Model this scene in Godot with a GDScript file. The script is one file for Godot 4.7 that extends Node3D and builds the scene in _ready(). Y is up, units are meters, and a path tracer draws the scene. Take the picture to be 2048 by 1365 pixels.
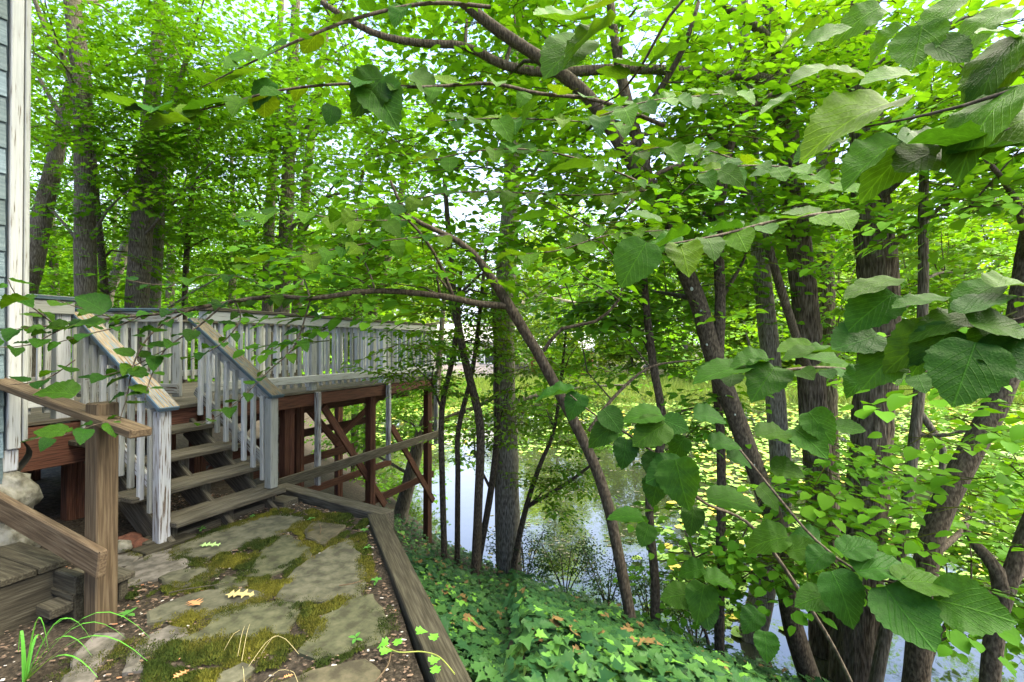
extends Node3D
# A wooded bank above a lily pond: mossy flagstone path, weathered deck on tall posts, trees all round.

const EYE := 1.4335
const TH := 0.40522
var U := Vector3(sin(TH), 0, -cos(TH))
var V := Vector3(cos(TH), 0, sin(TH))
var rng := RandomNumberGenerator.new()
var noise := FastNoiseLite.new()
var mats := {}
var boxes := {}
var taken := {}
var leafmesh := {}

# ---------------------------------------------------------------- small helpers
func rf(a: float, b: float) -> float:
	return rng.randf_range(a, b)

func lin(r: float, g: float, b: float) -> Color:
	return Color(r, g, b).linear_to_srgb()

# a place in the woods from a sighting: where it shows in a 2048 x 1365 view and how far off it stands
func at(px: float, py: float, d: float) -> Vector3:
	return Vector3((px - 1024.0) / 965.0 * d, EYE - (py - 691.0) / 965.0 * d, -d)

func on_level(px: float, py: float, y: float) -> Vector3:
	var d := (EYE - y) * 965.0 / (py - 691.0)
	return Vector3((px - 1024.0) / 965.0 * d, y, -d)

func numbered(called: String) -> String:
	if not taken.has(called):
		taken[called] = 0
		return called
	taken[called] += 1
	return "%s_%03d" % [called, taken[called]]

func tag(o: Node, label: String, category: String, group := "", kind := "") -> Node:
	if label: o.set_meta("label", label)
	if category: o.set_meta("category", category)
	if group: o.set_meta("group", group)
	if kind: o.set_meta("kind", kind)
	return o

func thing(called: String, label: String, category: String, where := Vector3.ZERO, group := "") -> Node3D:
	var o := Node3D.new()
	o.name = numbered(called)
	add_child(o)
	o.position = where
	tag(o, label, category, group)
	return o

func put(parent: Node, called: String, mesh: Mesh, m: Material, where := Vector3.ZERO, turn := Basis.IDENTITY) -> MeshInstance3D:
	var o := MeshInstance3D.new()
	o.name = numbered(called) if parent == self else called
	o.mesh = mesh
	if m: o.material_override = m
	o.transform = Transform3D(turn, where)
	parent.add_child(o, true)
	return o

func scatter(parent: Node, called: String, mesh: Mesh, m: Material, places: Array, tints: PackedColorArray) -> MultiMeshInstance3D:
	var mm := MultiMesh.new()
	mm.transform_format = MultiMesh.TRANSFORM_3D
	mm.use_colors = true
	mm.mesh = mesh
	mm.instance_count = places.size()
	for i in places.size():
		mm.set_instance_transform(i, places[i])
		mm.set_instance_color(i, tints[i])
	var o := MultiMeshInstance3D.new()
	o.name = numbered(called) if parent == self else called
	o.multimesh = mm
	o.material_override = m
	parent.add_child(o, true)
	return o

# ---------------------------------------------------------------- textures and materials
func ramp(colors: Array, stops: Array) -> Gradient:
	var g := Gradient.new()
	g.offsets = PackedFloat32Array(stops)
	g.colors = PackedColorArray(colors)
	return g

func noise_tex(freq: float, seed_: int, colors: Array, stops: Array, oct := 5, size := 512, kind := FastNoiseLite.TYPE_SIMPLEX_SMOOTH, gain := 0.55) -> NoiseTexture2D:
	var n := FastNoiseLite.new()
	n.noise_type = kind
	n.seed = seed_
	n.frequency = freq
	n.fractal_octaves = oct
	n.fractal_gain = gain
	var t := NoiseTexture2D.new()
	t.width = size
	t.height = size
	t.seamless = true
	t.noise = n
	if colors: t.color_ramp = ramp(colors, stops)
	return t

var tex := {}
func make_textures() -> void:
	var g := func(a: float) -> Color: return Color(a, a, a)
	tex.grey_wood = noise_tex(0.012, 3, [lin(0.0414, 0.0354, 0.0243), lin(0.062, 0.0524, 0.0356), lin(0.0815, 0.0709, 0.0501), lin(0.111, 0.0986, 0.0738)], [0.25, 0.45, 0.6, 0.8], 6)
	tex.pine = noise_tex(0.011, 7, [lin(0.0775, 0.0515, 0.0303), lin(0.111, 0.075, 0.0439), lin(0.136, 0.0952, 0.0581), lin(0.16, 0.119, 0.0745)], [0.25, 0.45, 0.6, 0.8], 6)
	tex.red_wood = noise_tex(0.012, 11, [lin(0.0561, 0.0246, 0.0158), lin(0.0929, 0.0356, 0.0212), lin(0.117, 0.0465, 0.0274), lin(0.132, 0.0636, 0.0395)], [0.25, 0.42, 0.6, 0.85], 6)
	tex.white_paint = noise_tex(0.013, 5, [lin(0.111, 0.0871, 0.0634), lin(0.221, 0.198, 0.167), lin(0.356, 0.356, 0.34), lin(0.412, 0.416, 0.404), lin(0.444, 0.447, 0.436)], [0.12, 0.19, 0.235, 0.5, 0.8], 6)
	tex.white_worn = noise_tex(0.013, 6, [lin(0.0871, 0.0594, 0.0396), lin(0.167, 0.127, 0.0954), lin(0.348, 0.348, 0.34), lin(0.427, 0.427, 0.436)], [0.3, 0.365, 0.41, 0.8], 6)
	tex.blue_paint = noise_tex(0.013, 9, [lin(0.16, 0.136, 0.096), lin(0.06, 0.096, 0.128), lin(0.072, 0.12, 0.16), lin(0.096, 0.144, 0.184)], [0.22, 0.28, 0.5, 0.8], 6)
	tex.blue_worn = noise_tex(0.014, 12, [lin(0.096, 0.064, 0.036), lin(0.216, 0.16, 0.096), lin(0.288, 0.232, 0.152), lin(0.104, 0.144, 0.168), lin(0.08, 0.128, 0.168)], [0.25, 0.42, 0.56, 0.61, 0.8], 6)
	tex.siding = noise_tex(0.01, 21, [lin(0.104, 0.148, 0.168), lin(0.132, 0.18, 0.2), lin(0.16, 0.212, 0.232)], [0.25, 0.5, 0.75], 6)
	tex.height = noise_tex(0.012, 31, [], [], 6)
	tex.bark = noise_tex(0.012, 41, [lin(.045, .035, .024), lin(.095, .078, .055), lin(.145, .122, .09), lin(.21, .185, .145)], [0.3, 0.45, 0.6, 0.8], 6)
	tex.bark_dark = noise_tex(0.012, 43, [lin(0.039, 0.0286, 0.0182), lin(0.0884, 0.0676, 0.0455), lin(0.137, 0.108, 0.078), lin(0.221, 0.189, 0.143)], [0.3, 0.45, 0.62, 0.85], 6)
	tex.bark_pale = noise_tex(0.012, 47, [lin(.07, .058, .042), lin(.15, .13, .1), lin(.22, .195, .155), lin(.32, .29, .24)], [0.3, 0.45, 0.6, 0.8], 6)
	tex.furrow = noise_tex(0.02, 45, [], [], 4, 512, FastNoiseLite.TYPE_CELLULAR)
	tex.stone = noise_tex(0.008, 51, [lin(0.0423, 0.039, 0.0252), lin(0.0644, 0.0632, 0.0399), lin(0.0822, 0.0782, 0.0504), lin(0.105, 0.0978, 0.0672)], [0.25, 0.45, 0.6, 0.8], 7, 1024, FastNoiseLite.TYPE_SIMPLEX_SMOOTH, .62)
	tex.stone_brown = noise_tex(0.008, 52, [lin(0.0551, 0.049, 0.0398), lin(0.0918, 0.0826, 0.0673), lin(0.122, 0.107, 0.0918), lin(0.153, 0.134, 0.122)], [0.25, 0.45, 0.6, 0.8], 7, 1024, FastNoiseLite.TYPE_SIMPLEX_SMOOTH, .62)
	tex.soil = noise_tex(0.02, 53, [lin(0.0109, 0.00816, 0.00544), lin(0.0258, 0.019, 0.0122), lin(0.0435, 0.0326, 0.0224), lin(0.0884, 0.0714, 0.0544)], [0.25, 0.45, 0.62, 0.88], 7, 1024, FastNoiseLite.TYPE_SIMPLEX_SMOOTH, .7)
	tex.litter = noise_tex(0.03, 54, [lin(.04, .03, .018), lin(.08, .06, .035), lin(.07, .085, .03), lin(.15, .12, .08)], [0.25, 0.45, 0.6, 0.8], 6)
	tex.rock = noise_tex(0.012, 55, [lin(0.0495, 0.044, 0.0275), lin(0.121, 0.11, 0.0825), lin(0.187, 0.176, 0.138), lin(0.231, 0.22, 0.187)], [0.25, 0.42, 0.6, 0.8], 6)
	tex.water = noise_tex(0.006, 61, [], [], 4)

func base_mat(t: Texture2D, scale: Vector3, rough: float, bump := 0.0, bump_tex: Texture2D = null, off := Vector3.ZERO) -> StandardMaterial3D:
	var m := StandardMaterial3D.new()
	m.albedo_texture = t
	m.roughness = rough
	m.metallic_specular = 0.35
	m.uv1_triplanar = true
	m.uv1_scale = scale
	m.uv1_offset = off
	if bump > 0.0:
		m.heightmap_enabled = true
		m.heightmap_texture = bump_tex if bump_tex else tex.height
		m.heightmap_scale = bump
	return m

# timber with its grain along one axis of the piece; a few offsets so that neighbours differ
func wood(kind: String, axis: int, variant: int) -> StandardMaterial3D:
	var key := "%s%d%d" % [kind, axis, variant]
	if not mats.has(key):
		var s := Vector3(10.0, 10.0, 10.0)
		s[axis] = 0.5
		var rough: float = {"white_paint": .55, "blue_paint": .5, "siding": .5}.get(kind, .85)
		var m := base_mat(tex[kind], s, rough, 0.16 if rough > .8 else 0.06, null, Vector3(variant * .37, variant * .61, variant * .23))
		var k := 1.0 - 0.07 * variant
		m.albedo_color = Color(k, k, k * (1.0 - .015 * variant))
		mats[key] = m
	return mats[key]

func leaf_mat(key: String, albedo: Color, through: Color, rough: float, textured := false) -> StandardMaterial3D:
	if not mats.has(key):
		var m := StandardMaterial3D.new()
		m.albedo_color = albedo
		m.vertex_color_use_as_albedo = true
		m.roughness = rough
		m.metallic_specular = 0.22
		m.backlight_enabled = true
		m.backlight = through
		m.cull_mode = BaseMaterial3D.CULL_DISABLED
		if textured:
			m.albedo_texture = vein_tex()
			m.heightmap_enabled = true
			m.heightmap_texture = vein_height
			m.heightmap_scale = 0.45
		mats[key] = m
	return mats[key]

var vein_image: ImageTexture
var vein_height: ImageTexture
# the leaf's print: pale midrib and side veins on a slightly blotchy blade; u runs from stalk to tip, v across
func vein_tex() -> ImageTexture:
	if vein_image: return vein_image
	var n := 256
	var im := Image.create(n, n, false, Image.FORMAT_RGB8)
	var hi := Image.create(n, n, false, Image.FORMAT_RGB8)
	var fn := FastNoiseLite.new()
	fn.seed = 8
	fn.frequency = .03
	for y in n:
		for x in n:
			var u := float(x) / n
			var v := absf(float(y) / n - .5) * 2.0
			var rib := exp(-pow(v / .022, 2.0))
			var w := u - v * .62 - .25 * v * v
			var ph := fposmod(w * 7.0, 1.0)
			var side := exp(-pow((ph - .5) / .055, 2.0)) * smoothstep(0.95, .5, v) * float(w > .0)
			var fine := exp(-pow((fposmod(v * 14.0 + sin(u * 30.) * .3, 1.0) - .5) / .12, 2.0)) * .25
			var k := clampf(rib + side * .75 + fine * .25, 0, 1)
			var b := 1.0 + fn.get_noise_2d(x, y) * .14 + fn.get_noise_2d(x * 6.0, y * 6.0) * .08
			var c := Color(.70, .72, .68) * b
			c = c.lerp(Color(1.0, 1.0, .95), k * .8)
			im.set_pixel(x, y, Color(clampf(c.r, 0, 1), clampf(c.g, 0, 1), clampf(c.b, 0, 1)))
			var h := clampf(.5 + .42 * absf(ph - .5) * -1.0 * 0.0 + .35 * (1.0 - k) + fn.get_noise_2d(x * 3.0, y * 3.0) * .12, 0, 1)
			hi.set_pixel(x, y, Color(h, h, h))
	vein_image = ImageTexture.create_from_image(im)
	vein_height = ImageTexture.create_from_image(hi)
	return vein_image

# ---------------------------------------------------------------- shapes
func quad(st: SurfaceTool, a: Vector3, b: Vector3, c: Vector3, d: Vector3) -> void:
	st.set_smooth_group(-1)
	for p in [a, b, c, a, c, d]: st.add_vertex(p)

# a timber: box with small chamfers; the top face can be a surface of its own
func timber(size: Vector3, split_top := false) -> ArrayMesh:
	size = size.snapped(Vector3.ONE * .001)
	var key := str(size) + str(split_top)
	if boxes.has(key): return boxes[key]
	var h := size * .5
	var c := minf(.006, minf(h.x, minf(h.y, h.z)) * .3)
	var st := SurfaceTool.new()
	st.begin(Mesh.PRIMITIVE_TRIANGLES)
	var top := SurfaceTool.new()
	top.begin(Mesh.PRIMITIVE_TRIANGLES)
	for axis in 3:
		for s in [-1.0, 1.0]:
			var n := Vector3.ZERO
			n[axis] = s
			var a := Vector3.ZERO
			a[(axis + 1) % 3] = h[(axis + 1) % 3] - c
			var b := Vector3.ZERO
			b[(axis + 2) % 3] = h[(axis + 2) % 3] - c
			var o: Vector3 = n * h[axis]
			var q: SurfaceTool = top if split_top and axis == 1 and s > 0 else st
			if s > 0: quad(q, o - a - b, o - a + b, o + a + b, o + a - b)
			else: quad(q, o - a - b, o + a - b, o + a + b, o - a + b)
	for axis in 3:  # chamfers along each axis
		var i := (axis + 1) % 3
		var j := (axis + 2) % 3
		for si in [-1.0, 1.0]:
			for sj in [-1.0, 1.0]:
				var e := Vector3.ZERO
				e[axis] = h[axis] - c
				var p := Vector3.ZERO
				p[i] = si * h[i]
				p[j] = sj * (h[j] - c)
				var r := Vector3.ZERO
				r[i] = si * (h[i] - c)
				r[j] = sj * h[j]
				if si * sj > 0: quad(st, p - e, r - e, r + e, p + e)
				else: quad(st, p - e, p + e, r + e, r - e)
	st.generate_normals()
	var m := st.commit()
	if split_top:
		top.generate_normals()
		top.commit(m)
	boxes[key] = m
	return m

func beam(parent: Node, called: String, kind: String, where: Vector3, size: Vector3, turn := Basis.IDENTITY, top := "") -> MeshInstance3D:
	var axis := size.max_axis_index()
	var v := rng.randi() % 4
	var o := put(parent, called, timber(size, top != ""), null, where, turn)
	if top:
		o.set_surface_override_material(0, wood(kind, axis, v))
		o.set_surface_override_material(1, wood(top, axis, v))
	else:
		o.material_override = wood(kind, axis, v)
	return o

func wobble(a: float) -> Basis:
	return Basis.from_euler(Vector3(rf(-a, a), rf(-a, a), rf(-a, a)))

# a smooth tapering stem through points [position, radius]
func smooth(pts: Array, step: float) -> Array:
	var out := []
	for i in pts.size() - 1:
		var p0: Vector3 = pts[maxi(i - 1, 0)][0]
		var p1: Vector3 = pts[i][0]
		var p2: Vector3 = pts[i + 1][0]
		var p3: Vector3 = pts[mini(i + 2, pts.size() - 1)][0]
		var n := maxi(1, int(ceil(p1.distance_to(p2) / step)))
		for k in n:
			var t := float(k) / n
			out.append([p1.cubic_interpolate(p2, p0, p3, t), lerpf(pts[i][1], pts[i + 1][1], t)])
	out.append(pts[-1])
	return out

func stem(st: SurfaceTool, pts: Array, step: float, sides: int, rough := 0.0, off := Vector3.ZERO) -> void:
	var path := smooth(pts, step)
	var rings := []
	var side := Vector3(1, 0, .13).normalized()
	for i in path.size():
		var p: Vector3 = path[i][0]
		var d: Vector3 = (path[mini(i + 1, path.size() - 1)][0] - path[maxi(i - 1, 0)][0]).normalized()
		side = (side - d * side.dot(d)).normalized()
		if side.length() < .5: side = d.cross(Vector3(.3, .8, .5)).normalized()
		var over := d.cross(side)
		var ring := PackedVector3Array()
		for k in sides:
			var a := TAU * k / sides
			var dir := side * cos(a) + over * sin(a)
			var r: float = path[i][1]
			if rough > .085: r *= 1.0 + .05 * absf(noise.get_noise_3d(a * 9.0 + sin(a) * 2.0 + noise.get_noise_1d(p.y * 3.0) * 2.0, p.y * 2.2, p.x + 7.0)) * 2.0 - .06 * smoothstep(.25, .0, absf(noise.get_noise_3d(cos(a) * 9.0, p.y * 1.6, sin(a) * 9.0)))
			if rough > 0.0: r *= 1.0 + rough * noise.get_noise_3dv((p + dir * r) * 9.0) + rough * .8 * noise.get_noise_3dv((p + dir * r * 2.0) * Vector3(30, 6, 30))
			ring.append(p + dir * r - off)
		rings.append(ring)
	var base := stem_count
	for i in rings.size():
		for k in sides:
			st.set_smooth_group(0)
			st.set_uv(Vector2(float(k) / sides, float(i)))
			st.add_vertex(rings[i][k])
	for i in rings.size() - 1:
		for k in sides:
			var k2 := (k + 1) % sides
			var a := base + i * sides + k
			var b := base + i * sides + k2
			var c := base + (i + 1) * sides + k
			var d2 := base + (i + 1) * sides + k2
			for q in [a, c, b, b, c, d2]: st.add_index(q)
	var last: int = base + (rings.size() - 1) * sides
	for k in range(1, sides - 1):
		for q in [last, last + k + 1, last + k]: st.add_index(q)
	stem_count += rings.size() * sides

var stem_count := 0
func start() -> SurfaceTool:
	stem_count = 0
	var st := SurfaceTool.new()
	st.begin(Mesh.PRIMITIVE_TRIANGLES)
	return st

func finish(st: SurfaceTool) -> ArrayMesh:
	st.generate_normals()
	return st.commit()

# ---------------------------------------------------------------- leaves
# outlines run from the stalk along one edge to the tip: [along, half width]
func outline(kind: String) -> Array:
	match kind:
		"maple": return [[0.0, .0], [.06, .46], [.28, .26], [.5, .56], [.6, .2], [1.0, 0.0]]
		"round": return [[0.0, .0], [-.02, .24], [.22, .42], [.55, .42], [.8, .24], [1.0, 0.0]]
		"ivy": return [[0.0, .0], [-.14, .2], [.04, .46], [.22, .3], [.36, .5], [.5, .24], [1.0, 0.0]]
		"oak": return [[0.0, .02], [.1, .05], [.18, .26], [.26, .06], [.36, .34], [.4, .1], [.52, .1], [.6, .36], [.64, .1], [.76, .08], [.82, .2], [.86, .06], [1.0, 0.0]]
		"small": return [[0.0, .0], [.3, .24], [.65, .22], [1.0, 0.0]]
		"pad": return [[.42, .0], [0.02, .12], [.06, .34], [.3, .48], [.6, .5], [.88, .32], [1.0, 0.0]]
	# large toothed blade
	var o := [[0.0, .0]]
	var n := 19
	for i in range(1, n):
		var t := float(i) / n
		var w := .45 * pow(sin(PI * pow(t, .78)), .7) * (1.0 - .25 * pow(t, 5.0))
		o.append([t - .08 * (1.0 - t) + (.014 if i % 2 else -.008), w * (1.04 if i % 2 else .965)])
	o.append([1.0, 0.0])
	return o

func leaf_into(st: SurfaceTool, kind: String, t: Transform3D, fold := .18, droop := .22, ripple := 0.0) -> void:
	var o := outline(kind)
	for s in [1.0, -1.0]:
		var edge := PackedVector3Array()
		var rib := PackedVector3Array()
		for q in o:
			var x: float = q[0]
			var w: float = q[1]
			var y: float = -droop * x * x
			rib.append(Vector3(maxf(x, 0), -droop * maxf(x, 0) * maxf(x, 0), 0))
			edge.append(Vector3(x, y + w * fold + ripple * sin(x * 19.0 + s) * w, w * s))
		for i in o.size() - 1:
			var tri := [[rib[i], edge[i], edge[i + 1]], [rib[i], edge[i + 1], rib[i + 1]]]
			for f in tri:
				if f[0].distance_squared_to(f[1]) < 1e-9 or f[1].distance_squared_to(f[2]) < 1e-9 or f[0].distance_squared_to(f[2]) < 1e-9: continue
				var order := [0, 2, 1] if s < 0 else [0, 1, 2]
				for k in order:
					var p: Vector3 = f[k]
					st.set_uv(Vector2(p.x, .5 + p.z))
					st.set_color(Color.WHITE)
					st.add_vertex(t * p)

func one_leaf(kind: String, variant := 0) -> ArrayMesh:
	var key := "%s%d" % [kind, variant]
	if not leafmesh.has(key):
		var st := SurfaceTool.new()
		st.begin(Mesh.PRIMITIVE_TRIANGLES)
		st.set_smooth_group(0)
		leaf_into(st, kind, Transform3D.IDENTITY, [.2, .36, .1, .28, .45, .15][variant % 6], [.22, .42, .12, -.12, .3, .55][variant % 6], [.04, .08, .06, .05, .1, .07][variant % 6])
		st.generate_normals()
		st.index()
		leafmesh[key] = st.commit()
	return leafmesh[key]

# a leafy shoot lying along +x: a main twig, side twigs left and right, leaves set along them
func spray(kind: String, count: int, size: float, length: float, seed_: int) -> ArrayMesh:
	var r := RandomNumberGenerator.new()
	r.seed = seed_
	var st := SurfaceTool.new()
	st.begin(Mesh.PRIMITIVE_TRIANGLES)
	var sides := 5
	var each := maxi(2, int(round(float(count - 3) / sides)))
	twig_into(st, Vector3.ZERO, Vector3(length, -.1 * length, 0), .005 * length / .6)
	for k in 3:
		var f := .55 + .2 * k
		put_leaf(st, kind, r, Vector3(length * f, -.1 * f * length, 0), (1.0 if k % 2 else -1.0) * r.randf_range(.1, .7), size)
	for i in sides:
		var side := 1.0 if i % 2 else -1.0
		var f := .1 + .15 * i
		var a := Vector3(length * f, -.1 * f * length, 0)
		var yaw := -side * r.randf_range(.7, 1.1)
		var reach := length * (.5 - .32 * f) * r.randf_range(.8, 1.2)
		var b := a + Vector3(cos(yaw) * reach, r.randf_range(-.12, .06) * length, -sin(yaw) * reach)
		twig_into(st, a, b, .003 * length / .6)
		for k in each:
			var g := (k + 1.0) / each
			put_leaf(st, kind, r, a.lerp(b, g), yaw + (0.0 if k == each - 1 else (1.0 if k % 2 else -1.0) * r.randf_range(.5, 1.2)), size)
	st.generate_normals()
	return st.commit()

func put_leaf(st: SurfaceTool, kind: String, r: RandomNumberGenerator, p: Vector3, yaw: float, size: float) -> void:
	var b := Basis(Vector3.UP, yaw) * Basis(Vector3.BACK, r.randf_range(-.5, .15)) * Basis(Vector3.RIGHT, r.randf_range(-.38, .38))
	var s := size * r.randf_range(.65, 1.15)
	leaf_into(st, kind, Transform3D(b.scaled(Vector3.ONE * s), p + b.x * s * .12), r.randf_range(.05, .35), r.randf_range(.05, .35))

func twig_into(st: SurfaceTool, a: Vector3, b: Vector3, w: float) -> void:
	for k in 3:
		var u := TAU * k / 3
		var u2 := TAU * (k + 1) / 3
		var side := (b - a).cross(Vector3.UP).normalized()
		for q in [a + (Vector3.UP * cos(u) + side * sin(u)) * w, b, a + (Vector3.UP * cos(u2) + side * sin(u2)) * w]:
			st.set_uv(Vector2.ZERO)
			st.set_color(Color(.8, .4, .9))
			st.add_vertex(q)

# ---------------------------------------------------------------- the lie of the land
const SHORE := [[-40, 60], [-16, 33], [-12, 29], [-9, 24], [-6, 18], [-4, 14], [-2.5, 11], [-1.2, 9.0], [0, 7.8], [1.5, 6.7], [2.5, 5.8], [4, 4.8], [6, 3.4], [9, 1.5], [14, -2], [40, -16], [400, -120]]
const WATER := -2.3
func shore(x: float) -> Vector2:
	for i in SHORE.size() - 1:
		if x <= SHORE[i + 1][0]:
			var k: float = float(SHORE[i + 1][1] - SHORE[i][1]) / float(SHORE[i + 1][0] - SHORE[i][0])
			return Vector2(SHORE[i][1] + k * (x - SHORE[i][0]), k)
	return Vector2(-200, 0)

func land(x: float, z: float) -> float:
	var d := -z
	var s := shore(x)
	var away: float = (s.x - d) / sqrt(1.0 + s.y * s.y)  # metres behind the near shore
	var far: float = d - (31.0 + 1.5 * sin(x * .12) + .05 * absf(x))
	var n := noise.get_noise_2d(x * 2.2, z * 2.2)
	var h: float
	if away > 0.0:
		h = minf(WATER + away * .52, -.03)
		var r := clampf((away - 3.6) / 1.6, 0, 1)
		h = lerpf(WATER + away * .52, -.03, r * r * (3 - 2 * r)) if away > 3.6 else h
		h += n * .09 * clampf(away, 0, 1) * (.12 if away > 4.2 else 1.0)
		if away > 20: h += (away - 20) * .04
	else:
		h = maxf(WATER + away * .35, WATER - 1.2)
		if far > -3.0: h = maxf(h, WATER + far * .14 if far < 4.0 else WATER + .56 + (far - 4.0) * .02)
	return h

# ---------------------------------------------------------------- the scene
func _ready() -> void:
	rng.seed = 20240
	noise.seed = 5
	noise.frequency = .35
	noise.fractal_octaves = 3
	# camera
	var cam := Camera3D.new()
	cam.name = "camera"
	cam.position = Vector3(0, EYE, 0)
	cam.rotation_degrees.x = .5
	cam.fov = 70.54
	cam.near = .05
	cam.far = 900
	add_child(cam)
	cam.current = true
	# sky and exposure
	var env := Environment.new()
	env.background_mode = Environment.BG_SKY
	var sm := ProceduralSkyMaterial.new()
	sm.sky_top_color = lin(.16, .38, .85)
	sm.sky_horizon_color = lin(.77, .81, .95)
	sm.sky_curve = .45
	sm.ground_bottom_color = lin(.1, .1, .08)
	sm.ground_horizon_color = lin(.4, .42, .42)
	sm.sun_angle_max = 1.0
	var sky := Sky.new()
	sky.sky_material = sm
	env.sky = sky
	env.background_energy_multiplier = .145
	env.tonemap_mode = Environment.TONE_MAPPER_LINEAR
	env.tonemap_exposure = 22.0
	env.sdfgi_enabled = true
	env.ssao_enabled = true
	env.ssil_enabled = true
	var we := WorldEnvironment.new()
	we.name = "environment"
	we.environment = env
	add_child(we)
	# a hazy sun, high beyond the pond and to the right
	var sun := DirectionalLight3D.new()
	sun.name = "sun"
	sun.light_energy = .5
	sun.light_angular_distance = 80.0
	sun.light_color = Color(1, .96, .85)
	sun.shadow_enabled = true
	sun.sky_mode = DirectionalLight3D.SKY_MODE_LIGHT_ONLY
	add_child(sun)
	sun.look_at_from_position(Vector3(15, 30, -3), Vector3.ZERO)

	make_textures()
	build_ground()
	build_house()
	build_deck()
	build_steps()
	build_house_steps()
	build_path()
	build_trees()
	build_far_bank()
	build_pond_plants()
	build_ivy()
	build_branches()
	build_small()

# ---------------------------------------------------------------- ground and water
func build_ground() -> void:
	var xs := []
	var x := -160.0
	while x <= 160.0:
		xs.append(x)
		x += .3 if absf(x) < 9 else 1.0 if absf(x) < 30 else 10.0
	var zs := []
	var z := 20.0
	while z >= -220.0:
		zs.append(z)
		z -= .3 if z <= 1 and z > -14 else 1.0 if z > -50 else 10.0
	var st := SurfaceTool.new()
	st.begin(Mesh.PRIMITIVE_TRIANGLES)
	for b in zs:
		for a in xs:
			st.set_smooth_group(0)
			var far_bank: bool = -b > 29
			var k := 1.0 + .3 * noise.get_noise_2d(a * 3, b * 3)
			st.set_color(Color(.75 * k, 1.35 * k, .4 * k) if far_bank else Color(k, k, k))
			st.add_vertex(Vector3(a, land(a, b), b))
	var n := xs.size()
	for j in zs.size() - 1:
		for i in n - 1:
			var q: int = j * n + i
			for v in [q, q + n, q + 1, q + 1, q + n, q + n + 1]: st.add_index(v)
	var m := base_mat(tex.soil, Vector3(.8, .8, .8), .95, 1.2)
	m.vertex_color_use_as_albedo = true
	tag(put(self, "ground", finish(st), m), "", "", "", "structure")
	# pond
	var w := StandardMaterial3D.new()
	w.albedo_color = lin(.022, .026, .016)
	w.roughness = .03
	w.metallic_specular = 1.0
	w.clearcoat_enabled = true
	w.clearcoat = 1.0
	w.clearcoat_roughness = .02
	w.uv1_triplanar = true
	w.uv1_world_triplanar = true
	w.uv1_scale = Vector3(.35, .35, .35)
	w.heightmap_enabled = true
	w.heightmap_texture = tex.water
	w.heightmap_scale = .35
	var p := PlaneMesh.new()
	p.size = Vector2(120, 62)
	tag(put(self, "pond_water", p, w, Vector3(40, WATER, -20)), "", "", "", "structure")

# ---------------------------------------------------------------- the house corner
func build_house() -> void:
	var corner := Vector3(-2.996, 0, -2.95)
	var o := thing("house", "corner of a blue clapboard house with white corner board", "house", corner)
	o.basis = Basis(U, Vector3.UP, V)
	# wall behind the boards
	beam(o, "wall", "siding", Vector3(-2.0, 2.6, -1.5), Vector3(3.96, 4.4, 2.96))
	var y := .62
	while y < 4.9:
		beam(o, "clapboard", "siding", Vector3(-1.59, y + .08, .006 + .012), Vector3(3.0, .175, .014), Basis(Vector3.RIGHT, -.085))
		y += .153
	beam(o, "corner_board", "white_paint", Vector3(-.044, 2.86, .018), Vector3(.06, 4.1, .03))
	beam(o, "corner_board", "white_paint", Vector3(.004, 2.88, -.06), Vector3(.026, 4.06, .19))
	beam(o, "sill_board", "white_worn", Vector3(-.06, .74, -.03), Vector3(.09, .13, .08))
	# loose flashing
	var st := SurfaceTool.new()
	st.begin(Mesh.PRIMITIVE_TRIANGLES)
	for k in 6:
		var f := k / 6.0
		var f2 := (k + 1) / 6.0
		var a := Vector3(.02 + .04 * sin(f * 4.0), .84 - f * .2, -.02)
		var b := Vector3(.02 + .04 * sin(f2 * 4.0), .84 - f2 * .2, -.02)
		var wd := Vector3(.035, 0, -.16)
		quad(st, a, a + wd, b + wd, b)
		quad(st, a + Vector3(0, 0, .003), b + Vector3(0, 0, .003), b + wd, a + wd)
	st.generate_normals()
	put(o, "flashing", st.commit(), wood("grey_wood", 1, 1))
	# rough fieldstones under the corner
	var rock := base_mat(tex.rock, Vector3(1.8, 1.8, 1.8), .9, 1.4)
	var k := 0
	for q in [[-.06, .52, .05, .15, .16], [-.1, .22, .08, .19, .18], [-.36, .46, .03, .2, .2], [-.5, .14, .05, .26, .2], [-.85, .35, .02, .28, .3], [-1.3, .3, .02, .3, .32], [-.02, .0, .02, .2, .16]]:
		k += 1
		put(o, "foundation_stone", blob(Vector3(q[3], q[4], .16), 14, 20, .3, k * 1.7), rock, Vector3(q[0], q[1], q[2] - .1))

func blob(r: Vector3, rings: int, segs: int, rough: float, seed_: float) -> ArrayMesh:
	var st := SurfaceTool.new()
	st.begin(Mesh.PRIMITIVE_TRIANGLES)
	for i in rings + 1:
		var a := PI * i / rings
		for k in segs:
			var b := TAU * k / segs
			var d := Vector3(sin(a) * cos(b), cos(a), sin(a) * sin(b))
			var q := 1.0 + rough * noise.get_noise_3dv(d * 3.0 + Vector3(seed_, seed_ * 2, 0)) + rough * .5 * noise.get_noise_3dv(d * 9.0 + Vector3(seed_, 0, 3))
			st.set_smooth_group(0)
			st.add_vertex(d * r * q)
	for i in rings:
		for k in segs:
			var p := i * segs + k
			var p2 := i * segs + (k + 1) % segs
			for v in [p, p2, p + segs, p2, p2 + segs, p + segs]: st.add_index(v)
	return finish(st)

# ---------------------------------------------------------------- deck
const DECK := .875
const RIGHT_END := 4.22
const LEFT_END := -1.55
const DEPTH := 2.7
func deck_node(called: String, label: String, category: String) -> Node3D:
	var o := thing(called, label, category, Vector3(-3.028, 0, -4.676))
	o.basis = Basis(U, Vector3.UP, V)
	return o

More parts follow.
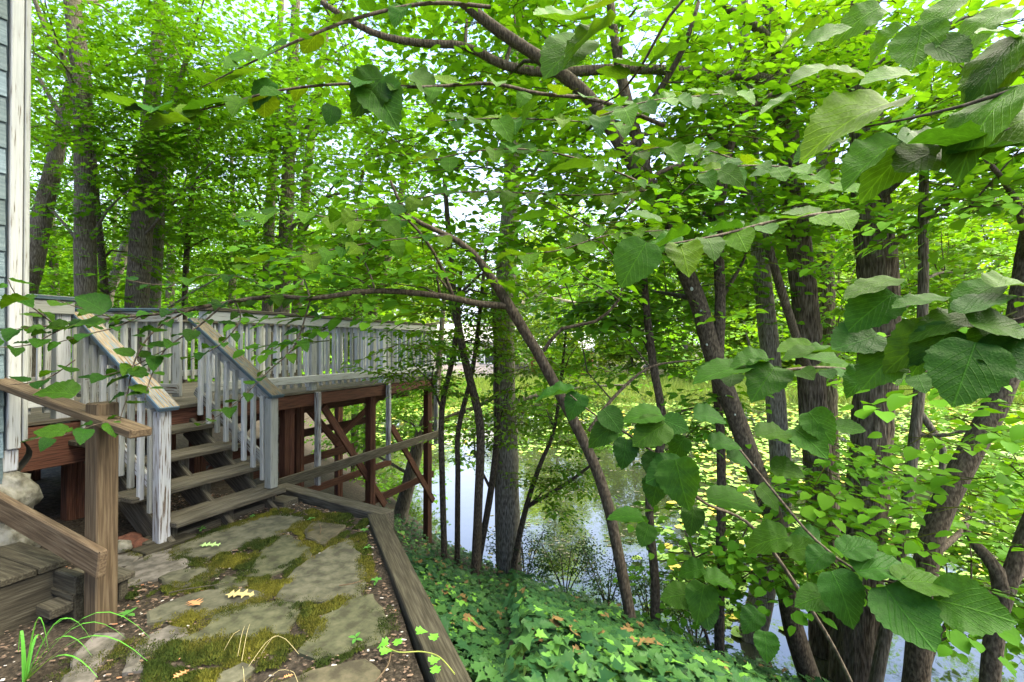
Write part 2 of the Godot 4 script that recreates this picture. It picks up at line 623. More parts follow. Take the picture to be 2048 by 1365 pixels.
func ground_at(o: Node3D, t: float, v: float) -> float:
	var p := o.transform * Vector3(t, 0, v)
	return land(p.x, p.z)

func railing(o: Node3D, a: Vector3, b: Vector3, out: Vector3, cap: String, posts: Array) -> void:
	# a and b on the deck edge; out points away from the deck
	var along := (b - a).normalized()
	var length := a.distance_to(b)
	var turn := Basis(along, Vector3.UP, along.cross(Vector3.UP))
	var mid := (a + b) * .5
	beam(o, "cap_rail", cap, Vector3(mid.x, 1.79, mid.z) - out * .03, Vector3(length + .04, .034, .15), turn)
	beam(o, "top_rail", "white_paint", Vector3(mid.x, 1.721, mid.z) + out * .012, Vector3(length, .1, .036), turn)
	beam(o, "bottom_rail", "white_paint", Vector3(mid.x, 1.018, mid.z) + out * .012, Vector3(length, .088, .036), turn)
	var n := int(length / .112)
	for i in n:
		var p := a + along * (.07 + i * .112)
		beam(o, "baluster", "white_paint", Vector3(p.x, 1.345, p.z) - out * .028, Vector3(.038, .846, .038), wobble(.006))
	for t in posts:
		var p: Vector3 = a + along * float(t)
		beam(o, "rail_post", "white_paint", Vector3(p.x, 1.29, p.z) - out * .053, Vector3(.089, .96, .089))

func build_deck() -> void:
	var o := deck_node("deck", "raised wooden deck with white balusters on red-brown posts", "deck")
	var mid := (LEFT_END + RIGHT_END) * .5
	var long := RIGHT_END - LEFT_END
	# boards
	var n := 18
	for i in n:
		beam(o, "deck_board", "grey_wood", Vector3(mid + rf(-.02, .02), DECK - .016, .03 - DEPTH * (i + .5) / n + rf(-.001, .001)), Vector3(long + .05, .03, DEPTH / n - .007))
	# rim
	beam(o, "rim_beam", "red_wood", Vector3((.02 + RIGHT_END) * .5, DECK - .112, .0), Vector3(RIGHT_END - .03, .15, .04))
	beam(o, "rim_beam", "red_wood", Vector3((LEFT_END - .9) * .5, DECK - .2, .0), Vector3(absf(LEFT_END + .86), .32, .04))
	beam(o, "rim_beam", "red_wood", Vector3(-.45, DECK - .155, -.05), Vector3(.9, .235, .04))
	beam(o, "rim_beam", "red_wood", Vector3(mid, DECK - .155, -DEPTH + .05), Vector3(long, .235, .04))
	beam(o, "rim_beam", "red_wood", Vector3(RIGHT_END - .005, DECK - .112, -DEPTH * .5), Vector3(.04, .15, DEPTH - .12))
	for k in 13:
		beam(o, "joist", "red_wood", Vector3(LEFT_END + .25 + k * .43, DECK - .11, -DEPTH * .5), Vector3(.04, .14, DEPTH - .16))
	for v in [-.55, -2.1]:
		beam(o, "girder", "red_wood", Vector3(mid + .2, DECK - .27, v), Vector3(long - .5, .17, .08))
	# legs: doubled posts down to the bank
	for spot in [[1.12, -.1, .14], [1.7, -.55, .13], [2.05, -.9, .1], [2.62, -.1, .12], [RIGHT_END - .08, -.1, .13], [.35, -.55, .13], [-.85, -.3, .13], [-1.3, -1.2, .13], [-.4, -2.1, .13], [1.0, -2.1, .13], [2.6, -2.1, .13], [RIGHT_END - .1, -2.1, .13], [-.55, -.95, .12]]:
		var t: float = spot[0]
		var v: float = spot[1]
		var low := ground_at(o, t, v) - .25
		var high := DECK - .04 if v > -.2 else DECK - .19
		var w: float = spot[2]
		for s in [-.5, .5]:
			beam(o, "leg_post", "red_wood", Vector3(t + s * w * .52, (low + high) * .5, v), Vector3(w * .5, high - low, .1))
	# rail posts run down outside the rim
	for t in [1.44, 2.83, 4.16]:
		beam(o, "long_post", "white_worn", Vector3(t, .28, .062), Vector3(.05, 1.15, .07))
	# the lengthwise board and the braces
	beam(o, "brace_board", "grey_wood", Vector3(2.2, -.115, .115), Vector3(4.1, .12, .034))
	for q in [[1.75, -.35, -.62, 2.2], [2.95, -.9, -.9, 2.4], [2.9, -1.1, -.15, 3.0], [2.2, -.05, -.95, 2.6], [.7, -.2, -1.2, 2.2]]:
		beam(o, "cross_brace", "red_wood", Vector3(q[0], q[1] + .2, q[2]), Vector3(q[3], .11, .036))
	for q in [[2.35, -.2, -.12, 2.1, -.92], [3.55, -.55, .02, 1.9, -.9], [2.2, .35, -.7, 1.4, -.8], [3.2, .35, -.7, 1.6, .5], [1.5, .2, -1.4, 1.5, .75]]:
		beam(o, "diagonal_brace", "red_wood", Vector3(q[0], q[1], q[2]), Vector3(q[3], .1, .036), Basis(Vector3.BACK, q[4]))
	# railings
	railing(o, Vector3(.05, 0, 0), Vector3(RIGHT_END, 0, 0), Vector3(0, 0, 1), "grey_wood", [.045, 1.4, 2.78, 4.1])
	railing(o, Vector3(LEFT_END, 0, 0), Vector3(-1.0, 0, 0), Vector3(0, 0, 1), "blue_paint", [.1, .5])
	railing(o, Vector3(RIGHT_END, 0, -.12), Vector3(RIGHT_END, 0, -DEPTH), Vector3(1, 0, 0), "grey_wood", [1.2])
	railing(o, Vector3(RIGHT_END, 0, -DEPTH), Vector3(LEFT_END, 0, -DEPTH), Vector3(0, 0, -1), "grey_wood", [.05, 1.4, 2.8, 4.2, 5.6])
	# gate, swung in over the deck
	var hinge := Vector3(-3.33, 0, -4.87)
	var g := thing("deck_gate", "open white picket gate with blue cap at the head of steps", "gate", hinge)
	g.basis = Basis(Vector3(-1, 0, 0), Vector3.UP, Vector3(0, 0, -1)).rotated(Vector3.UP, .02)
	beam(g, "cap_rail", "blue_paint", Vector3(.52, 1.785, -.02), Vector3(1.06, .034, .12))
	beam(g, "top_rail", "white_worn", Vector3(.52, 1.715, -.05), Vector3(1.03, .1, .034))
	beam(g, "bottom_rail", "white_worn", Vector3(.52, 1.0, -.05), Vector3(1.03, .1, .034))
	for t in [.045, .99]:
		beam(g, "stile", "white_paint", Vector3(t, 1.34, -.005), Vector3(.075, .85, .05))
	for i in 8:
		beam(g, "picket", "white_paint", Vector3(.15 + i * .107, 1.33, -.012), Vector3(.04, .84, .036), wobble(.008))

# ---------------------------------------------------------------- steps from the path up to the deck
const RISE := .175
const RUN := .2762
func build_steps() -> void:
	var o := deck_node("deck_steps", "open wooden steps with white railings rising to the deck", "steps")
	var w := .967
	for k in range(1, 5):
		var y := DECK - RISE * k
		for b in 2:
			var short := .13 if k == 4 else 0.0
			beam(o, "tread_board", "grey_wood", Vector3(-w * .5 - .01 + short * .5, y - .02, RUN * k - .07 - b * .146), Vector3(w + .1 - short + rf(0, .02), .04, .14), wobble(.004))
	var ang := atan2(RISE, RUN)
	var len := 5 * sqrt(RISE * RISE + RUN * RUN) - .08
	for t in [-.9, -.46, -.06]:
		beam(o, "stringer", "grey_wood", Vector3(t, DECK - RISE * 2.5 - .2, RUN * 2.4 - .08), Vector3(.04, .2, len), Basis(Vector3.RIGHT, ang))
		for k in range(1, 5):
			beam(o, "cleat", "grey_wood", Vector3(t + .026, DECK - RISE * k - .105, RUN * k - .14), Vector3(.09, .128, .09))
	beam(o, "base_board", "grey_wood", Vector3(-w * .5, .02, RUN * 4 - .2), Vector3(w + .1, .07, .16))
	beam(o, "footing_block", "grey_wood", Vector3(-w + .04, .022, RUN * 4 - .08), Vector3(.34, .045, .17))
	beam(o, "footing_block", "grey_wood", Vector3(.06, .03, RUN * 4 - .06), Vector3(.16, .07, .2))
	for t in [-.93, -.02]:
		var left: bool = t < -.5
		# newel
		var low := .04 if left else DECK - RISE * 4 + .001
		var front := RUN * 4 - .115
		beam(o, "newel_post", "white_worn" if left else "white_paint", Vector3(t, (low + .965) * .5, front), Vector3(.08, .965 - low, .08))
		# cap, top rail, bottom rail
		var sl := Basis(Vector3.RIGHT, ang)
		var l := (front + .12) / cos(ang)
		var y1 := .965 + .02
		var cy := y1 + tan(ang) * (front + .06 - .02) * .5
		var cz := (front + .06 - .02) * .5
		beam(o, "hand_rail", "blue_paint", Vector3(t, cy + .022, cz), Vector3(.14, .036, l), sl, "blue_worn")
		var rs := -1.0 if left else 1.0
		beam(o, "top_rail", "white_paint", Vector3(t + .0, cy - .055, cz - .05), Vector3(.034, .08, l - .17), sl)
		beam(o, "bottom_rail", "white_worn", Vector3(t - .0, cy - .62, cz - .05), Vector3(.034, .088, l - .17), sl)
		for i in 8:
			var z := .1 + i * .118
			if z > front - .06: continue
			var top := y1 + tan(ang) * (front - z) - .03
			beam(o, "baluster", "white_paint", Vector3(t - .036, top - .38, z), Vector3(.038, .74, .038), wobble(.006))

# ---------------------------------------------------------------- the nearer steps, up to the house
func build_house_steps() -> void:
	var post := Vector3(-2.1, 0, -2.475)
	var o := thing("house_steps", "weathered low wooden steps with stout handrail post by the house", "steps", post)
	o.basis = Basis(U, Vector3.UP, V)
	beam(o, "rail_post", "pine", Vector3(0, .56, 0), Vector3(.1, 1.16, .1), Basis(Vector3.UP, .05))
	# rails fall gently away from the house
	beam(o, "hand_rail", "pine", Vector3(-.02, 1.18, -.75), Vector3(.1, .042, 2.25), Basis(Vector3.RIGHT, .15))
	beam(o, "middle_rail", "pine", Vector3(-.074, .485, -.58), Vector3(.042, .135, 1.5), Basis(Vector3.RIGHT, .15))
	# landing and step boards
	for i in 6:
		beam(o, "landing_board", "grey_wood", Vector3(-.04 - i * .148, .262, -.9), Vector3(.142, .036, 1.14))
	for i in 2:
		beam(o, "step_board", "grey_wood", Vector3(.02 + i * .15, .132, -.33), Vector3(.145, .036, .36))
	beam(o, "riser_board", "grey_wood", Vector3(-.42, .11, -.37), Vector3(.84, .26, .04))
	beam(o, "stringer", "grey_wood", Vector3(-.02, .1, -.7), Vector3(.045, .28, 1.1))
	beam(o, "stringer", "grey_wood", Vector3(.2, .05, -.35), Vector3(.045, .12, .34))
	beam(o, "cleat", "grey_wood", Vector3(-.09, .09, -.22), Vector3(.1, .05, .14))

# ---------------------------------------------------------------- flagstones, moss, edging
const STONES := [
	[353,1096, 384,1084, 430,1067, 503,1041, 560,1027, 601,1035, 586,1054, 520,1076, 455,1098, 426,1110, 394,1112, 365,1107],
	[245,1150, 261,1132, 303,1110, 339,1100, 375,1126, 350,1139, 326,1146, 271,1163, 250,1165],
	[225,1114, 262,1107, 280,1108, 262,1124, 228,1128],
	[331,1151, 360,1141, 416,1130, 432,1137, 401,1153, 379,1164, 348,1164],
	[548,1076, 577,1071, 616,1097, 608,1114, 559,1134, 520,1149, 498,1137, 520,1120, 532,1096],
	[629,1044, 684,1052, 674,1063, 647,1085, 621,1071, 618,1061],
	[692,1079, 705,1085, 715,1112, 725,1140, 723,1163, 715,1175, 719,1186, 707,1193, 638,1195, 597,1197, 562,1190, 588,1153, 610,1130, 641,1108, 672,1091],
	[700,1204, 741,1191, 757,1228, 769,1248, 755,1271, 697,1289, 652,1304, 609,1293, 638,1267, 654,1234, 677,1222],
	[720,1322, 747,1343, 735,1375, 715,1410, 560,1420, 535,1375, 634,1343],
	[308,1216, 379,1189, 418,1181, 487,1178, 522,1186, 503,1200, 493,1210, 434,1218, 394,1221, 339,1229, 316,1234],
	[501,1213, 544,1205, 594,1202, 583,1213, 591,1224, 574,1238, 568,1260, 520,1257, 497,1281, 481,1270, 450,1266, 410,1274, 379,1285, 374,1272, 412,1258, 434,1243, 442,1229],
	[300,1273, 339,1252, 363,1257, 368,1271, 336,1281, 299,1296, 295,1326, 262,1326, 278,1290],
	[193,1271, 243,1271, 220,1287, 197,1322, 158,1322, 172,1299],
	[442,1167, 457,1153, 487,1158, 489,1164, 446,1172],
	[141,1352, 153,1335, 185,1333, 176,1370, 130,1385],
	[450,1345, 486,1328, 495,1336, 457,1365, 438,1375],
]
const MOSS := [
	[360,1110, 430,1114, 520,1082, 560,1071, 540,1095, 525,1128, 500,1137, 440,1134, 380,1130],
	[560,1020, 640,1020, 745,1040, 728,1056, 690,1056, 640,1042, 600,1038],
	[585,1056, 622,1042, 626,1072, 640,1088, 680,1068, 704,1060, 660,1098, 612,1132, 590,1156, 560,1190, 500,1188, 510,1158, 606,1120, 616,1095],
	[585,1205, 640,1195, 710,1205, 690,1216, 656,1236, 650,1260, 612,1292, 560,1322, 545,1300, 575,1240],
	[298,1284, 380,1290, 480,1284, 520,1262, 566,1256, 560,1330, 500,1340, 400,1375, 290,1375],
	[470,1165, 520,1150, 606,1150, 560,1187, 505,1180],
	[600,1345, 650,1312, 745,1280, 700,1312],
	[325,1168, 440,1162, 430,1178, 335,1188],
	[700,1068, 730,1064, 748,1130, 738,1162, 722,1130],
	[400,1072, 480,1045, 550,1018, 558,1027, 500,1042, 430,1067],
	[340,1232, 430,1224, 430,1240, 380,1256, 350,1250],
	[260,1170, 330,1168, 300,1190, 262,1195],
]
func poly_level(a: Array, y: float) -> PackedVector2Array:
	var p := PackedVector2Array()
	for i in range(0, a.size(), 2):
		var w := on_level(a[i], a[i + 1], y)
		p.append(Vector2(w.x, w.z))
	return p

func grown(p: PackedVector2Array, k: float) -> PackedVector2Array:
	var c := Vector2.ZERO
	for q in p: c += q / p.size()
	var out := PackedVector2Array()
	for q in p: out.append(q + (q - c).normalized() * k)
	return out

func build_path() -> void:
	# bed of soil
	var st := SurfaceTool.new()
	st.begin(Mesh.PRIMITIVE_TRIANGLES)
	var nx := 90
	var nz := 120
	for j in nz + 1:
		for i in nx + 1:
			var x := -4.0 + 4.6 * i / nx
			var z := -5.2 + 5.4 * j / nz
			# keep inside the edging
			var lim := edge_x(z) - .05
			var q := minf(x, lim)
			st.set_smooth_group(0)
			st.add_vertex(Vector3(q, .004 + .014 * noise.get_noise_2d(q * 9, z * 9) + .01 * noise.get_noise_2d(q * 31, z * 31), z))
	for j in nz:
		for i in nx:
			var p := j * (nx + 1) + i
			for v in [p, p + 1, p + nx + 1, p + 1, p + nx + 2, p + nx + 1]: st.add_index(v)
	tag(put(self, "path_bed", finish(st), base_mat(tex.soil, Vector3(1.7, 1.7, 1.7), .95, 1.5)), "", "", "", "structure")
	# flagstones
	var path := Node3D.new()
	path.name = "flagstone_path"
	path.set_meta("kind", "structure")
	add_child(path)
	var grey := []
	for k in 3:
		var m := base_mat(tex.stone, Vector3(.9, .9, .9), .8, .5, null, Vector3(k * .31, 0, k * .47))
		m.albedo_color = [Color(1, 1, 1), Color(.93, .95, .88), Color(.97, .93, .9)][k]
		grey.append(m)
	var brown := base_mat(tex.stone_brown, Vector3(.9, .9, .9), .8, .5)
	for i in STONES.size():
		var mesh := flagstone(grown(poly_level(STONES[i], .03), .036), .03 + rf(-.004, .006), i)
		put(path, "flagstone", mesh, brown if i in [1, 2, 11, 12, 14] else grey[i % 3])
	build_moss()
	build_edging()

func edge_x(z: float) -> float:
	return lerpf(-.30, -1.08, clampf((-z - 2.0) / 1.9, -3, 1)) if -z < 3.9 else -1.08 - (-z - 3.9) * 1.6

func flagstone(poly: PackedVector2Array, y: float, seed_: int) -> ArrayMesh:
	var pts := PackedVector2Array()
	var n := poly.size()
	for i in n:
		var a := poly[i]
		var b := poly[(i + 1) % n]
		var k := maxi(2, int(a.distance_to(b) / .05))
		for j in k:
			var q := a.lerp(b, float(j) / k)
			pts.append(q + Vector2(noise.get_noise_2d(q.x * 25, q.y * 25), noise.get_noise_2d(q.y * 25 + 40, q.x * 25)) * .022)
	var c := Vector2.ZERO
	for q in pts: c += q / pts.size()
	var tilt := Vector2(sin(seed_ * 1.7), cos(seed_ * 2.3)) * .012
	var st := SurfaceTool.new()
	st.begin(Mesh.PRIMITIVE_TRIANGLES)
	var top := PackedVector3Array()
	var rim := PackedVector3Array()
	var low := PackedVector3Array()
	for q in pts:
		var into := (c - q).normalized() * .012
		var h := y + tilt.dot(q - c)
		top.append(Vector3(q.x + into.x, h + .003 * noise.get_noise_2d(q.x * 20, q.y * 20), q.y + into.y))
		rim.append(Vector3(q.x, h - .008, q.y))
		low.append(Vector3(q.x, h - .05, q.y))
	var inner := PackedVector2Array()
	for q in top: inner.append(Vector2(q.x, q.z))
	var idx := Geometry2D.triangulate_polygon(inner)
	for k in range(0, idx.size(), 3):
		var a := top[idx[k]]
		var b := top[idx[k + 1]]
		var d := top[idx[k + 2]]
		st.set_smooth_group(-1)
		if (b - a).cross(d - a).y > 0: st.add_vertex(a); st.add_vertex(d); st.add_vertex(b)
		else: st.add_vertex(a); st.add_vertex(b); st.add_vertex(d)
	var ccw := Geometry2D.is_polygon_clockwise(inner)
	for i in top.size():
		var j := (i + 1) % top.size()
		if ccw:
			quad(st, top[i], rim[i], rim[j], top[j])
			quad(st, rim[i], low[i], low[j], rim[j])
		else:
			quad(st, top[i], top[j], rim[j], rim[i])
			quad(st, rim[i], rim[j], low[j], low[i])
	st.generate_normals()
	return st.commit()

func tuft(blades: int, h: float, spread: float, w: float, seed_: int) -> ArrayMesh:
	var r := RandomNumberGenerator.new()
	r.seed = seed_
	var st := SurfaceTool.new()
	st.begin(Mesh.PRIMITIVE_TRIANGLES)
	for i in blades:
		var a := r.randf() * TAU
		var o := Vector3(cos(a), 0, sin(a)) * spread * sqrt(r.randf())
		var lean := Vector3(r.randf_range(-1, 1), 0, r.randf_range(-1, 1)) * h * .7
		var side := Vector3(cos(a + 1.3), 0, sin(a + 1.3)) * w
		var tip := o + lean + Vector3.UP * h * r.randf_range(.6, 1.1)
		for p in [o - side, o + side, tip]:
			st.set_color(Color.WHITE)
			st.add_vertex(p)
	st.generate_normals()
	return st.commit()

func build_moss() -> void:
	var places := []
	var tints := PackedColorArray()
	for a in MOSS:
		var p := poly_level(a, .02)
		var lo := p[0]
		var hi := p[0]
		var c := Vector2.ZERO
		for q in p:
			lo = lo.min(q)
			hi = hi.max(q)
		var area := (hi.x - lo.x) * (hi.y - lo.y)
		for i in int(area * 16000):
			var q := Vector2(rf(lo.x, hi.x), rf(lo.y, hi.y))
			if not Geometry2D.is_point_in_polygon(q, p): continue
			var n := noise.get_noise_2d(q.x * 14, q.y * 14)
			if n < -.16 + rf(-.1, .1): continue
			var s := rf(.7, 1.4) * (1.0 + n)
			places.append(Transform3D(Basis(Vector3.UP, rng.randf() * TAU).scaled(Vector3(s, s * rf(.7, 1.3), s)), Vector3(q.x, .008 + .03 * clampf(n + .2, 0, 1), q.y)))
			var y := clampf(.5 + 1.2 * noise.get_noise_2d(q.x * 5 + 60, q.y * 5) + rf(-.25, .25), 0, 1)
			tints.append(Color(.035, .055, .01).lerp(Color(.15, .14, .02), y * y) * rf(.7, 1.2))
	for a in STONES:
		var p := poly_level(a, .03)
		for i in p.size():
			var u := p[i]
			var w := p[(i + 1) % p.size()]
			var out := (w - u).orthogonal().normalized()
			if Geometry2D.is_point_in_polygon((u + w) * .5 + out * .02, p): out = -out
			for k in int(u.distance_to(w) * 380):
				var q := u.lerp(w, rng.randf()) + out * (rf(-.03, .07) + rf(0, .03))
				var n := noise.get_noise_2d(q.x * 7 + 11, q.y * 7)
				if n < rf(-.2, .2) or q.x > edge_x(q.y) - .06: continue
				var s := rf(.6, 1.25) * (1.0 + n * .6)
				places.append(Transform3D(Basis(Vector3.UP, rng.randf() * TAU).scaled(Vector3(s, s * rf(.6, 1.1), s)), Vector3(q.x, .03, q.y)))
				tints.append(Color(.03, .046, .01).lerp(Color(.12, .11, .018), clampf(.4 + noise.get_noise_2d(q.x * 5 + 60, q.y * 5) * 1.3 + rf(-.3, .3), 0, 1)))
	var m := leaf_mat("moss", Color.WHITE, Color(.5, .5, .2), .9)
	tag(scatter(self, "moss", tuft(11, .011, .016, .0022, 4), m, places, tints), "", "", "", "stuff")
	# bark crumbs and grit strewn on the bed
	var crumbs := []
	var ct := PackedColorArray()
	for i in 9000:
		var d := rf(1.7, 4.6)
		var x := rf(-3.2, edge_x(-d) - .08)
		var n := noise.get_noise_2d(x * 4, -d * 4 + 30)
		if n < rf(-.5, .25): continue
		var s := rf(.3, 1.2)
		crumbs.append(Transform3D(Basis.from_euler(Vector3(rf(-.5, .5), rf(0, TAU), rf(-.5, .5))).scaled(Vector3(rf(.6, 2.0), .5, 1) * s), Vector3(x, .014 + rf(0, .008), -d)))
		var k := rng.randf()
		var c := Color(.07, .045, .03).lerp(Color(.2, .13, .085), rng.randf())
		if k > .9: c = Color(.42, .38, .34)
		elif k > .86: c = Color(.3, .13, .06)
		ct.append(c)
	var cm := StandardMaterial3D.new()
	cm.vertex_color_use_as_albedo = true
	cm.roughness = .9
	tag(scatter(self, "bark_mulch", timber(Vector3(.014, .006, .009)), cm, crumbs, ct), "", "", "", "stuff")

func build_edging() -> void:
	var a := Vector3(-1.12, 0, -3.98)
	var b := Vector3(.06, 0, -1.32)
	var o := thing("landscape_timber", "long mossy timber edging the path above the ivy", "timber", b)
	var d := (a - b).normalized()
	var turn := Basis(d, Vector3.UP, d.cross(Vector3.UP))
	var l := a.distance_to(b)
	beam(o, "upper_timber", "grey_wood", (a - b) * .5 + Vector3(0, -.02, 0), Vector3(l, .15, .14), turn)
	beam(o, "lower_timber", "grey_wood", (a - b) * .5 + Vector3(.03, -.175, 0), Vector3(l - .1, .15, .14), turn)
	var c := Vector3(-2.3, 0, -4.72)
	var o2 := thing("landscape_timber", "short timber closing the far end of the path under deck", "timber", a)
	var e := c - a
	var turn2 := Basis(e.normalized(), Vector3.UP, e.normalized().cross(Vector3.UP))
	for k in 5:
		beam(o2, "upper_timber" if k == 0 else "lower_timber", "grey_wood", e * .5 + Vector3(.05, -.02 - k * .153, -.04 - .01 * k), Vector3(e.length() + .12 - k * .05, .15, .14), turn2)

# ---------------------------------------------------------------- trees
# [px, py, distance, thickness] from the foot upwards
func trunk_points(a: Array) -> Array:
	var out := []
	for q in a: out.append([at(q[0], q[1], q[2]), q[3] * .5])
	return out

func bark(kind: String) -> StandardMaterial3D:
	if not mats.has("bark_" + kind):
		match kind:
			"furrowed": mats["bark_" + kind] = base_mat(tex.bark_dark, Vector3(8.0, .8, 8.0), .95, 1.2)
			"pale": mats["bark_" + kind] = base_mat(tex.bark_pale, Vector3(9.0, 1.2, 9.0), .9, .45)
			"grey": mats["bark_" + kind] = base_mat(tex.bark, Vector3(9.0, 1.0, 9.0), .9, .45)
			_:
				mats["bark_" + kind] = base_mat(tex.bark_dark, Vector3(8, 2.4, 8), .85, .35)
				mats["bark_" + kind].albedo_color = lin(.62, .6, .57)
	return mats["bark_" + kind]

var SPRAYS := {}
func spray_of(kind: String) -> ArrayMesh:
	if not SPRAYS.has(kind):
		match kind:
			"maple": SPRAYS[kind] = spray("maple", 15, .115, .62, 2)
			"hazel", "sunlit_linden": SPRAYS[kind] = spray("round", 15, .1, .62, 3)
			"beech": SPRAYS[kind] = spray("small", 22, .085, .6, 5)
			"bank": SPRAYS[kind] = spray("small", 16, .19, 1.0, 8)
			"far": SPRAYS[kind] = spray("small", 16, .34, 1.3, 6)
	return SPRAYS[kind]

func tint_of(kind: String) -> Color:
	var k := rng.randf()
	var a := Color(.085, .23, .013)
	var b := Color(.155, .36, .02)
	match kind:
		"hazel":
			a = Color(.085, .24, .015)
			b = Color(.165, .37, .022)
		"sunlit_linden":  # lighter, yellower tint: sunlight on the right-hand leaves put into their colour
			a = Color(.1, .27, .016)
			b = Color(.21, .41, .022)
		"beech":
			a = Color(.085, .23, .016)
			b = Color(.19, .35, .024)
		"far":
			a = Color(.09, .22, .016)
			b = Color(.18, .37, .026)
	return a.lerp(b, k) * rf(.85, 1.12)

# crown regions: [x0, y0, x1, y1, near, far, clumps, clump size]
func tree(called: String, label: String, kind: String, bark_kind: String, pts: Array, limbs: Array, regions: Array, group := "", sprays := 30) -> Node3D:
	var path := trunk_points(pts)
	var foot: Vector3 = path[0][0]
	var g := land(foot.x, foot.z)
	if foot.y > g - .15:
		var low: Vector3 = foot + Vector3(0, g - .25 - foot.y, 0)
		if foot.y - g > .8: low += (path[0][0] - path[1][0]) * Vector3(.25, 0, .25)
		path.push_front([low, path[0][1] * 1.22])
	foot = path[0][0]
	var o := thing(called, label, "tree" if path[0][1] > .07 else "sapling", foot, group)
	var m := bark(bark_kind)
	var st := start()
	stem(st, path, .09 if bark_kind == "furrowed" else .18, 56 if bark_kind == "furrowed" else 14 if path[0][1] > .15 else 9, .09 if bark_kind == "furrowed" else .06, foot)
	put(o, "trunk", finish(st), m)
	var ends := []
	for q in path: ends.append(q)
	for l in limbs:
		var lp := trunk_points(l)
		var s2 := start()
		stem(s2, lp, .15, 8, .07, foot)
		put(o, "limb", finish(s2), m)
		for q in lp: ends.append(q)
	# crown
	var twigs := start()
	var places := []
	var tints := PackedColorArray()
	for r in regions:
		for i in int(r[6]):
			var c := at(rf(r[0], r[2]), rf(r[1], r[3]), rf(r[4], r[5]))
			var size: float = r[7] * rf(.95, 1.6)
			# nearest point of the wood, somewhat lower than the clump
			var best: Array = ends[0]
			var far := 1e9
			for q in ends:
				var dd: float = (q[0] - c).length() + maxf(0, q[0].y - c.y + .2) * 2.0
				if dd < far:
					far = dd
					best = q
			var from: Vector3 = best[0]
			var r0 := clampf(best[1] * .5, .008, .035)
			var mid := from.lerp(c, .5) + Vector3(rf(-.1, .1), rf(.0, .25) * size, rf(-.1, .1))
			stem(twigs, [[from, r0], [mid, r0 * .65], [c, r0 * .35]], .5, 5, 0.0, foot)
			ends.append([mid, r0 * .6])
			var heading := (c - from) * Vector3(1, 0, 1)
			var yaw0 := atan2(-heading.z, heading.x)
			for k in int(sprays * .66):
				var a := rng.randf() * TAU
				var rad := size * sqrt(rng.randf())
				var plate := (rng.randi() % 4 - 1.5) * .42 * size
				var p := c + Vector3(cos(a) * rad, plate + rf(-.1, .1) * size - .12 * rad, sin(a) * rad)
				var yaw := -a + rf(-.7, .7) if rng.randf() < .7 else yaw0 + rf(-.8, .8)
				var sc := rf(.75, 1.2)
				var b := Basis(Vector3.UP, yaw) * Basis(Vector3.BACK, rf(-.32, .16)) * Basis(Vector3.RIGHT, rf(-.3, .3))
				places.append(Transform3D(b.scaled(Vector3.ONE * sc), p - foot - b.x * .25 * sc))
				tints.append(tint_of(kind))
	if regions:
		put(o, "twigs", finish(twigs), m).set_meta("kind", "stuff")
		scatter(o, "crown", spray_of(kind), leaf_mat("foliage", Color.WHITE, Color(1, .97, .5), .55), places, tints).set_meta("kind", "stuff")
	return o

func waterside_shrub(label: String, px: float, d: float, size: float) -> void:
	var foot := at(px, 1200, d)
	foot.y = land(foot.x, foot.z) - .05
	var o := thing("waterside_shrub", label, "shrub", foot, "low shrubs at the waterline")
	var places := []
	var tints := PackedColorArray()
	var m := bark("dark")
	for k in 7:
		var a := TAU * k / 7 + rf(-.3, .3)
		var tip := foot + Vector3(cos(a) * size * rf(.5, 1), size * rf(1.0, 2.0), sin(a) * size * rf(.5, 1))
		var st := start()
		stem(st, [[foot, .012], [foot.lerp(tip, .5) + Vector3(0, .08, 0), .008], [tip, .003]], .15, 5, .05, foot)
		put(o, "stem", finish(st), m)
		for j in 9:
			var p := foot.lerp(tip, rf(.35, 1.0)) + Vector3(rf(-.12, .12), rf(-.05, .1), rf(-.12, .12))
			var b := Basis(Vector3.UP, -a + rf(-1, 1)) * Basis(Vector3.BACK, rf(-.2, .9)) * Basis(Vector3.RIGHT, rf(-.6, .6))
			places.append(Transform3D(b.scaled(Vector3.ONE * rf(.35, .6)), p - foot))
			tints.append(Color(.02, .055, .018).lerp(Color(.045, .11, .02), rng.randf()))
	scatter(o, "foliage", spray_of("beech"), leaf_mat("foliage", Color.WHITE, Color(1, .97, .5), .55), places, tints).set_meta("kind", "stuff")

